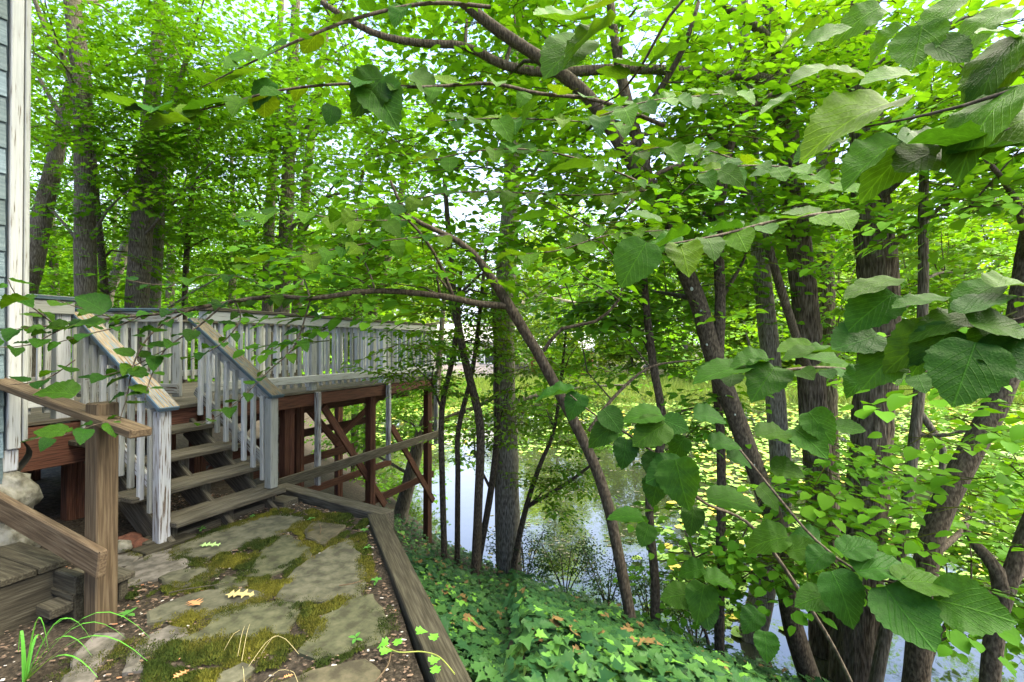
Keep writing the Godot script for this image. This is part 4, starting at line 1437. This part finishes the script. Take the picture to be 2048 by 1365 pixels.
# a leaf seen at (px, py) and distance d, so many pixels long, tip pointing along the angle (0 right, 90 down); face 0 lies flat, 1 turns to the viewer
func blade(parent: Node3D, px: float, py: float, d: float, long: float, angle: float, face: float, tone := 1, away := 0.0) -> void:
	var p := at(px, py, d)
	var to_eye := (Vector3(0, EYE, 0) - p).normalized()
	face *= .8
	var up := (Vector3.UP * (1.0 - face) + to_eye * face + Vector3(rf(-.25, .25), 0, rf(-.2, .2))).normalized()
	var a := deg_to_rad(angle)
	var tip := Vector3(cos(a), -sin(a), -away)
	tip = (tip - up * tip.dot(up))
	if tip.length() < .2: tip = Vector3(cos(a), 0, sin(a)) - up * up.dot(Vector3(cos(a), 0, sin(a)))
	tip = tip.normalized()
	var size := long / 965.0 * d * .88
	var b := Basis(tip, up, tip.cross(up)).scaled(Vector3(1, 1, rf(.88, 1.05)) * size)
	put(parent, "leaf", one_leaf("blade", rng.randi() % 6), blade_mat(tone), p - tip * size * .5 - parent.position, b)

# a twig through sightings, with leaves set alternately along it
func bough(parent: Node3D, pts: Array, first: float, leaf: float, gap: float, tone: int, flat := .25) -> void:
	var path := []
	for q in pts: path.append([at(q[0], q[1], q[2]), q[3]])
	var st := start()
	stem(st, path, .06, 6, .05, parent.position)
	put(parent, "twig", finish(st), bark("dark"))
	var s := smooth(path, .02)
	var run := 0.0
	var next := first
	var side := 1.0
	for i in range(1, s.size()):
		run += s[i][0].distance_to(s[i - 1][0])
		if run < next: continue
		next = run + gap * rf(.7, 1.3)
		side = -side
		var p: Vector3 = s[i][0]
		var d: Vector3 = (s[i][0] - s[i - 1][0]).normalized()
		var out := d.cross(Vector3.UP).normalized() * side
		var to_eye := (Vector3(0, EYE, 0) - p).normalized()
		var up := (Vector3.UP + to_eye * flat * rf(0, 2) + Vector3(rf(-.3, .3), 0, rf(-.3, .3))).normalized()
		var tip := (d * rf(.2, .9) + out + Vector3(0, rf(-.5, .1), 0))
		tip = (tip - up * tip.dot(up)).normalized()
		var size := leaf * rf(.65, 1.15)
		var b := Basis(tip, up, tip.cross(up)).scaled(Vector3(1, 1, rf(.85, 1.05)) * size)
		put(parent, "leaf", one_leaf("blade", rng.randi() % 6), blade_mat(clampi(tone + rng.randi() % 3 - 1, 0, 3)), p + tip * .015 - parent.position, b)

func build_branches() -> void:
	# low bough with crisp leaves, bottom right
	var a := thing("hazel_bough", "closest hazel bough with crisp toothed leaves, lower right", "branch", at(1560, 1000, 1.35))
	bough(a, [[1480,900,1.6,.004],[1560,1000,1.4,.004],[1631,1081,1.25,.0035],[1714,1143,1.15,.003],[1797,1168,1.1,.0025],[1892,1193,1.05,.0015]], 9, .1, 9, 1)
	for q in [[1530,1078,1.3,95,190,.7,1],[1608,1070,1.3,60,215,.6,1],[1634,1118,1.2,66,120,.8,1],[1605,1098,1.25,70,10,.45,1],[1716,1092,1.15,86,-20,.6,1],[1765,1128,1.1,120,20,.4,1],[1690,1192,1.1,112,75,.85,1],[1622,1196,1.15,80,160,.6,1],[1815,1238,1.02,150,70,.9,1],[1945,1215,1.0,140,25,.75,1],[1850,1160,1.05,120,12,.3,1]]:
		blade(a, q[0], q[1], q[2], q[3], q[4], q[5], q[6])
	# broad leaves at the right edge
	var b := thing("hazel_bough", "broad-leaved hazel bough entering from the right edge", "branch", at(2100, 640, .95))
	bough(b, [[2140,600,.9,.005],[2040,640,.95,.004],[1930,650,1.0,.004],[1840,655,1.1,.003],[1730,690,1.2,.002]], 9, .1, 9, 0)
	for q in [[1740,572,1.15,125,165,.35,2],[1740,620,1.15,130,150,.55,1],[1835,600,1.05,110,190,.35,1],[1890,635,1.0,120,195,.45,1],[1945,590,1.0,110,180,.4,2],[1975,600,.95,120,20,.5,1],[1710,690,1.15,130,150,.55,1],[1760,735,1.1,130,130,.6,1],[1825,690,1.05,140,170,.5,1],[1860,690,1.0,120,160,.6,0],[1930,745,.9,170,110,.75,0],[2020,720,.9,140,60,.6,0],[2010,650,.92,130,25,.5,1],[1960,680,.95,120,200,.4,0],[2040,560,.95,120,-20,.4,2],[1640,700,1.3,90,185,.3,1],[1600,705,1.3,80,170,.3,1]]:
		blade(b, q[0], q[1], q[2], q[3], q[4], q[5], q[6])
	# the overhead right
	var c := thing("hazel_bough", "large overhanging leaves in the upper right corner", "branch", at(2150, 190, .95))
	bough(c, [[2200,150,.9,.006],[2060,170,.95,.005],[1930,210,1.0,.004],[1800,240,1.1,.003],[1690,260,1.2,.002]], 9, .1, 9, 2)
	bough(c, [[2200,260,.9,.006],[2060,255,.95,.005],[1930,270,1.0,.004],[1840,285,1.1,.003],[1760,300,1.2,.002]], 9, .1, 9, 2)
	for q in [[1840,95,1.1,120,100,0.75,2],[1905,105,1.05,100,60,0.75,0],[1985,110,1.0,190,165,0.4,1],[2000,150,1.0,160,175,0.43,2],[1780,145,1.15,110,180,0.53,3],[1960,220,.95,230,165,0.43,2],[2030,230,.95,200,170,0.43,2],[1700,225,1.2,210,160,0.38,3],[1790,310,1.1,160,160,0.53,2],[1740,315,1.1,150,168,0.48,2],[1850,310,1.05,150,150,0.58,2],[1910,280,1.0,190,20,0.48,1],[1990,290,.95,150,30,0.53,1],[1770,85,1.2,90,200,0.58,2],[1660,60,1.3,95,30,0.58,2],[1600,60,1.4,85,190,0.48,2],[1720,30,1.3,100,170,0.58,2],[1880,30,1.1,120,160,0.58,2],[1960,45,1.1,130,170,0.58,2],[2030,50,1.0,120,40,0.58,2],[1690,150,1.3,100,195,0.48,2],[1620,140,1.4,90,170,0.53,2],[1560,210,1.5,90,165,0.48,2],[1640,290,1.3,110,170,0.48,2]]:
		blade(c, q[0], q[1], q[2], q[3], q[4], q[5], q[6])
	# top centre
	var e := thing("hazel_bough", "bright leaves hanging from the top edge, centre right", "branch", at(1300, -40, 1.25))
	bough(e, [[1420,-60,1.2,.005],[1340,30,1.25,.004],[1290,120,1.3,.0035],[1235,190,1.4,.003],[1180,215,1.5,.002]], .1, .09, .07, 2)
	for q in [[1120,40,1.2,150,135,.5,3],[1170,70,1.2,140,150,.45,3],[1130,100,1.25,150,125,.5,2],[1200,15,1.2,110,170,.4,3],[1260,130,1.3,80,20,.4,1],[1330,100,1.3,95,190,.3,1]]:
		blade(e, q[0], q[1], q[2], q[3], q[4], q[5], q[6])
	# long thin bough across the upper left
	var f := thing("hazel_bough", "long thin bough reaching across the upper left, large leaves", "branch", at(1300, 210, 2.3))
	bough(f, [[1330,250,2.4,.012],[1200,200,2.3,.011],[1080,185,2.2,.009],[980,165,2.1,.008],[840,172,2.0,.007],[700,165,1.9,.006],[560,178,1.85,.005],[460,203,1.8,.004],[360,226,1.75,.003],[300,222,1.7,.002]], .15, .12, .065, 2, .45)
	for q in [[250,212,1.65,110,180,.25,3],[285,215,1.66,90,182,.2,0],[330,240,1.7,110,160,.35,3],[400,205,1.75,110,170,.3,2],[490,140,1.85,95,200,.4,3],[520,175,1.85,70,120,.6,1],[735,180,1.9,110,130,.8,0],[765,200,1.9,120,60,.7,1],[660,228,1.9,50,100,.8,1],[850,170,2.0,80,30,.6,1],[460,240,1.8,90,160,.35,3]]:
		blade(f, q[0], q[1], q[2], q[3], q[4], q[5], q[6])
	bough(f, [[980,10,2.3,.01],[860,2,2.2,.009],[720,30,2.1,.008],[600,75,2.0,.006],[500,122,1.9,.004],[400,172,1.85,.002]], .1, .11, .07, 3, .45)
	# single broad leaf and friends, centre right
	var g := thing("hazel_bough", "hazel twig with one broad pale leaf in mid air, centre right", "branch", at(1380, 480, 1.5))
	bough(g, [[1700,420,1.7,.006],[1560,440,1.6,.005],[1440,470,1.5,.004],[1330,490,1.4,.002]], .05, .115, .05, 2, .45)
	for q in [[1268,525,1.3,120,120,.8,1],[1330,480,1.35,110,180,.15,2],[1290,440,1.5,90,170,.3,1],[1240,400,1.6,90,165,.3,1],[1140,330,1.7,100,170,.25,1],[1060,440,1.8,90,165,.3,1]]:
		blade(g, q[0], q[1], q[2], q[3], q[4], q[5], q[6])
	# middle right, dark holed leaves before the pond
	var h := thing("hazel_bough", "dark broad hazel leaves hanging before the open pond", "branch", at(1360, 900, 1.9))
	bough(h, [[1700,1365,2.2,.009],[1640,1250,2.1,.008],[1510,1060,2.0,.007],[1400,1000,1.9,.006],[1300,900,1.8,.005],[1190,830,1.75,.003],[1140,790,1.7,.002]], 9, .09, 9, 0)
	for q in [[1110,785,1.75,90,170,.15,1],[1150,810,1.7,62,110,.75,1],[1205,865,1.7,70,140,.8,0],[1225,840,1.7,66,60,.8,0],[1250,905,1.7,66,100,.8,0],[1285,830,1.75,90,170,.4,1],[1300,865,1.7,95,140,.8,1],[1350,850,1.75,66,40,.6,1],[1355,895,1.75,60,120,.7,0],[1305,930,1.75,60,100,.85,0],[1360,965,1.6,110,70,.9,1],[1330,945,1.65,100,150,.8,1],[1310,980,1.75,70,100,.8,0],[1420,830,1.75,70,20,.5,1],[1450,885,1.75,70,10,.5,1],[1480,920,1.75,60,30,.6,1],[1470,1000,1.75,120,45,.5,1],[1385,1035,1.8,60,100,.8,0],[1250,1030,1.8,80,175,.4,2],[1290,1070,1.8,55,110,.8,1],[1400,1200,1.8,80,100,.8,1],[1350,1190,1.85,70,170,.6,1],[1380,1140,1.8,60,190,.5,1],[1440,1160,1.8,70,20,.6,1],[1410,1225,1.8,70,80,.8,0],[1530,1290,1.8,60,90,.8,1],[1500,1240,1.8,60,120,.7,0],[1560,870,1.6,100,40,.5,1],[1620,880,1.6,90,60,.7,2],[1575,940,1.6,70,30,.5,1],[1640,850,1.6,80,60,.7,2],[1700,860,1.7,60,40,.5,1],[1540,990,1.7,60,60,.6,1]]:
		blade(h, q[0], q[1], q[2], q[3], q[4], q[5], q[6])
	# mid-right shelf of leaves
	var i := thing("hazel_bough", "shelf of hazel leaves spreading across the thick trunks", "branch", at(1560, 720, 1.6))
	bough(i, [[1900,740,1.8,.007],[1760,745,1.7,.006],[1640,735,1.6,.005],[1520,745,1.5,.004],[1430,740,1.5,.002]], .05, .09, .05, 1, .4)
	for q in [[1440,740,1.4,130,160,.4,1],[1530,760,1.35,110,120,.65,1],[1500,720,1.4,90,170,.3,1],[1590,700,1.45,80,175,.3,2],[1640,720,1.4,90,165,.4,1],[1720,760,1.3,90,150,.5,1]]:
		blade(i, q[0], q[1], q[2], q[3], q[4], q[5], q[6])
	# leafy shelves through the middle of the view
	var k := thing("hazel_bough", "flat leafy shelves of hazel spread across the middle air", "branch", at(1300, 400, 3.2))
	for q in [[[1300,380,3.4,0.0084],[1180,390,3.1,0.0066],[1040,385,2.9,0.0054],[900,385,2.8,0.0042],[780,410,2.7,0.003],[680,425,2.6,0.0018]], [[1300,372,3.4,0.0072],[1200,330,3.0,0.006],[1080,300,2.8,0.0048],[960,300,2.6,0.0036],[860,320,2.5,0.0024]], [[900,470,3.4,0.006],[780,480,3.1,0.0048],[660,500,2.9,0.0036],[560,520,2.7,0.0024],[480,530,2.6,0.0012]], [[820,440,3.3,0.006],[700,440,3.0,0.0048],[580,425,2.8,0.0036],[480,445,2.6,0.0024]], [[1340,460,3.4,0.006],[1220,470,3.0,0.0048],[1120,500,2.8,0.0036],[1020,510,2.6,0.0024]], [[1260,250,3.3,0.006],[1140,240,3.0,0.0048],[1000,235,2.7,0.0036],[880,240,2.5,0.0024]], [[1500,330,3.2,0.006],[1420,300,2.8,0.0048],[1340,290,2.5,0.0036],[1260,310,2.3,0.0024]], [[1700,380,2.8,0.006],[1600,340,2.5,0.0048],[1500,330,2.3,0.0036],[1400,345,2.1,0.0024]], [[1500,180,2.8,0.006],[1400,190,2.5,0.0048],[1300,200,2.2,0.0036],[1200,230,2.1,0.0024]]]:
		bough(k, q, .06, .125, .05, 2, .5)
	# twigs hanging from the long bough in front of the deck
	var j := thing("hazel_bough", "drooping leafy twigs in front of the deck railings", "branch", at(340, 625, 2.75))
	for q in [[[375,622,2.8,.006],[310,660,2.6,.005],[270,720,2.5,.004],[255,790,2.45,.003],[240,840,2.4,.002]], [[450,605,2.85,.006],[400,650,2.7,.005],[330,700,2.6,.004],[300,760,2.5,.003],[290,800,2.45,.002]], [[280,632,2.7,.005],[230,655,2.6,.004],[170,670,2.5,.003],[100,690,2.45,.002]], [[180,641,2.65,.004],[120,660,2.5,.0035],[60,690,2.4,.003],[0,695,2.3,.002]], [[110,652,2.6,.004],[70,620,2.45,.003],[30,590,2.35,.002],[15,560,2.3,.002]], [[620,600,3.1,.006],[590,690,2.9,.005],[540,740,2.8,.004],[490,790,2.7,.003],[440,830,2.6,.002],[400,850,2.55,.002]], [[240,840,2.4,.003],[190,850,2.3,.0025],[130,870,2.2,.002],[50,880,2.1,.0015]], [[470,604,2.9,.005],[480,640,2.8,.004],[440,690,2.7,.003],[380,720,2.6,.002]], [[240,640,2.7,.004],[170,620,2.55,.003],[110,600,2.45,.002]], [[640,597,3.1,.003],[460,604,2.9,.003],[277,632,2.7,.003],[105,652,2.6,.003],[-10,662,2.5,.002]], [[560,594,3.0,.003],[500,560,2.8,.003],[420,550,2.65,.003],[330,570,2.5,.002],[250,560,2.4,.002]], [[150,720,2.4,.003],[90,760,2.3,.003],[20,770,2.2,.002]], [[330,700,2.6,.003],[250,740,2.5,.003],[170,760,2.4,.002]]]:
		bough(j, q, .04, .085, .042, 1, .2)
	for q in [[180,605,2.2,70,200,.8,0],[160,640,2.2,70,170,.4,2],[110,780,2.2,80,165,.5,1],[100,862,2.0,60,150,.4,1],[30,600,2.0,70,170,.3,1]]:
		blade(j, q[0], q[1], q[2], q[3], q[4], q[5], q[6])

# ---------------------------------------------------------------- small plants and litter
func build_small() -> void:
	# arching grass at the path's edge
	var root := on_level(55, 1362, .0)
	var o := thing("grass_clump", "arching green grass clump in the bottom left corner", "grass", root)
	var gm: StandardMaterial3D = leaf_mat("ivy", Color.WHITE, Color(.45, .5, .2), .42).duplicate()
	gm.vertex_color_use_as_albedo = false
	gm.albedo_color = lin(.07, .25, .03)
	for q in [[.44, .12, .26], [.3, .16, .2], [.52, .0, .2], [.2, .1, .24], [-.09, .06, .2], [.36, -.06, .14], [.08, .02, .27], [-.03, .12, .16], [.24, .05, .18], [.12, .16, .22]]:
		var st := SurfaceTool.new()
		st.begin(Mesh.PRIMITIVE_TRIANGLES)
		var n := 9
		var far := Vector3(q[0], 0, q[1] * -1.0)
		var side := far.cross(Vector3.UP).normalized() * .0085
		for k in n:
			var f := float(k) / n
			var f2 := float(k + 1) / n
			var a: Vector3 = far * f + Vector3.UP * q[2] * sin(PI * minf(f * .85, 1.0))
			var b: Vector3 = far * f2 + Vector3.UP * q[2] * sin(PI * minf(f2 * .85, 1.0))
			var w := side * (1.0 - f * .9)
			var w2 := side * (1.0 - f2 * .9)
			quad(st, a - w, a + w, b + w2, b - w2)
		st.generate_normals()
		put(o, "blade", st.commit(), gm)
	# ivy runner over the timber
	var vine := thing("ivy_runner", "pale ivy runner with bright leaves creeping over the timber", "ivy", on_level(905, 1345, .06))
	var vp := [on_level(910, 1345, .1), on_level(880, 1312, .09), on_level(845, 1301, .075), on_level(800, 1302, .075), on_level(775, 1292, .05), on_level(768, 1284, .06)]
	var vs := start()
	var vpts := []
	for q in vp: vpts.append([q, .0028])
	stem(vs, vpts, .02, 6, 0, vine.position)
	var vm: StandardMaterial3D = gm.duplicate()
	vm.albedo_color = lin(.3, .33, .08)
	put(vine, "stem", finish(vs), vm)
	var bright: StandardMaterial3D = gm.duplicate()
	bright.albedo_color = lin(.1, .3, .03)
	for q in [[835, 1262, .13, 20], [866, 1277, .12, 70], [862, 1322, .1, 40], [872, 1342, .09, 100], [776, 1282, .08, 200], [798, 1286, .07, 120], [764, 1303, .07, 30]]:
		var p := on_level(q[0], q[1], q[2])
		put(vine, "leaf", one_leaf("ivy", 1), bright, p - vine.position, (Basis(Vector3.RIGHT, .35) * Basis(Vector3.UP, deg_to_rad(q[3]))).scaled(Vector3.ONE * .05))
	# sticks on the path
	for q in [[[783,1302],[776,1330],[750,1362], "pale bent stick beside the timber at the bottom"], [[342,1184],[380,1176],[452,1166], "thin dark twig lying left of the flagstones"], [[640,1048],[643,1056],[641,1068], "short curved twig on the small far flagstone"], [[680,1170],[705,1166],[726,1160], "straw-coloured stem across the big flagstone"]]:
		var a := on_level(q[0][0], q[0][1], .045)
		var st := start()
		stem(st, [[a, .004], [on_level(q[1][0], q[1][1], .06), .0035], [on_level(q[2][0], q[2][1], .045), .0025]], .03, 6, .2, a)
		tag(put(self, "stick", finish(st), wood("pine" if q[0][0] > 600 else "grey_wood", 0, 1), a), q[3], "stick", "sticks on the path")
	# dry grass stems
	var dry := thing("dry_grass", "dry straw-coloured grass stems arching over moss", "grass", on_level(490, 1330, .02))
	var straw := StandardMaterial3D.new()
	straw.albedo_color = lin(.4, .33, .16)
	for q in [[492,1250,478,1310], [502,1246,486,1320], [555,1268,500,1330], [555,1270,600,1306], [560,1268,525,1305], [580,1338,530,1362], [582,1338,602,1372], [482,1258,450,1300], [488,1330,492,1372]]:
		var a := on_level(q[0], q[1], .09)
		var b := on_level(q[2], q[3], .03)
		var st := start()
		stem(st, [[b, .0012], [b.lerp(a, .6) + Vector3(0, .02, 0), .0011], [a, .0008]], .03, 4, 0, dry.position)
		put(dry, "blade", finish(st), straw)
	# rubble by the footing
	var brick := base_mat(tex.red_wood, Vector3(3, 3, 3), .9, .6)
	brick.albedo_color = Color(1.0, 1.0, 1.0)
	for q in [[262, 1082, .1, "broken red brick beside the left newel footing"], [240, 1094, .09, "grey rubble stone left of the broken brick"], [282, 1088, .07, "small reddish stone touching the newel footing"]]:
		var p := on_level(q[0], q[1], .03)
		tag(put(self, "rubble_stone", blob(Vector3(q[2], q[2] * .5, q[2] * .7), 8, 12, .35, q[0]), brick if q[0] != 240 else base_mat(tex.rock, Vector3(2, 2, 2), .9, .6), p), q[3], "rubble", "rubble beside the steps")
	# fallen leaves
	var brown := StandardMaterial3D.new()
	brown.albedo_color = lin(.42, .2, .08)
	brown.cull_mode = BaseMaterial3D.CULL_DISABLED
	var tan_ := brown.duplicate()
	tan_.albedo_color = lin(.36, .29, .12)
	var green := brown.duplicate()
	green.albedo_color = lin(.3, .45, .16)
	for q in [[402, 1208, 33, brown, "orange-brown oak leaf lying on the flagstones", 2.6], [453, 1188, 42, tan_, "dull yellow oak leaf beside the orange-brown one", 0.2], [401, 1090, 30, green, "pale green oak leaf on the long flagstone", .3], [350, 1353, 24, brown, "tan oak leaf on moss at the bottom edge", 1.2], [569, 1352, 14, brown, "small curled red-brown leaf at the bottom flagstone", .7]]:
		var p := on_level(q[0], q[1], .045)
		var s: float = q[2] / 965.0 * -p.z * 1.4
		var l := put(self, "fallen_leaf", one_leaf("oak", 2), q[3], p, Basis(Vector3.UP, q[5]).scaled(Vector3.ONE * s))
		tag(l, q[4], "leaf", "fallen oak leaves")
	# seedlings
	var sm2: StandardMaterial3D = gm.duplicate()
	sm2.albedo_color = lin(.055, .17, .03)
	for q in [[404, 1063, 6, .05, "star-leaved seedling at the foot of the bottom tread"], [505, 1036, 6, .04, "tiny seedling by the right end of the bottom step"], [258, 1235, 5, .06, "small round-leaved weed beside the handrail post"], [752, 1168, 7, .05, "leafy weed against the long timber"], [711, 1285, 4, .05, "two-leaved sprout on the lowest large flagstone"], [728, 1066, 6, .05, "seedling at the corner of the timbers"], [735, 1100, 5, .045, "seedling midway along the long timber"], [622, 1042, 5, .05, "bright sprout in moss at the far timber"]]:
		var p := on_level(q[0], q[1], .02)
		var w := thing("seedling", q[4], "plant", p, "seedlings on the path")
		var st := start()
		stem(st, [[p, .0018], [p + Vector3(.004, q[3] * .6, 0), .0012]], .02, 4, 0, p)
		put(w, "stalk", finish(st), gm)
		for k in int(q[2]):
			var a: float = TAU * k / q[2] + rf(-.3, .3)
			put(w, "leaf", one_leaf("small", 0), sm2, Vector3(.004, q[3] * rf(.35, .65), 0), (Basis(Vector3.UP, a) * Basis(Vector3.BACK, rf(0, .5))).scaled(Vector3(1, 1, 1.2) * q[3] * .7))
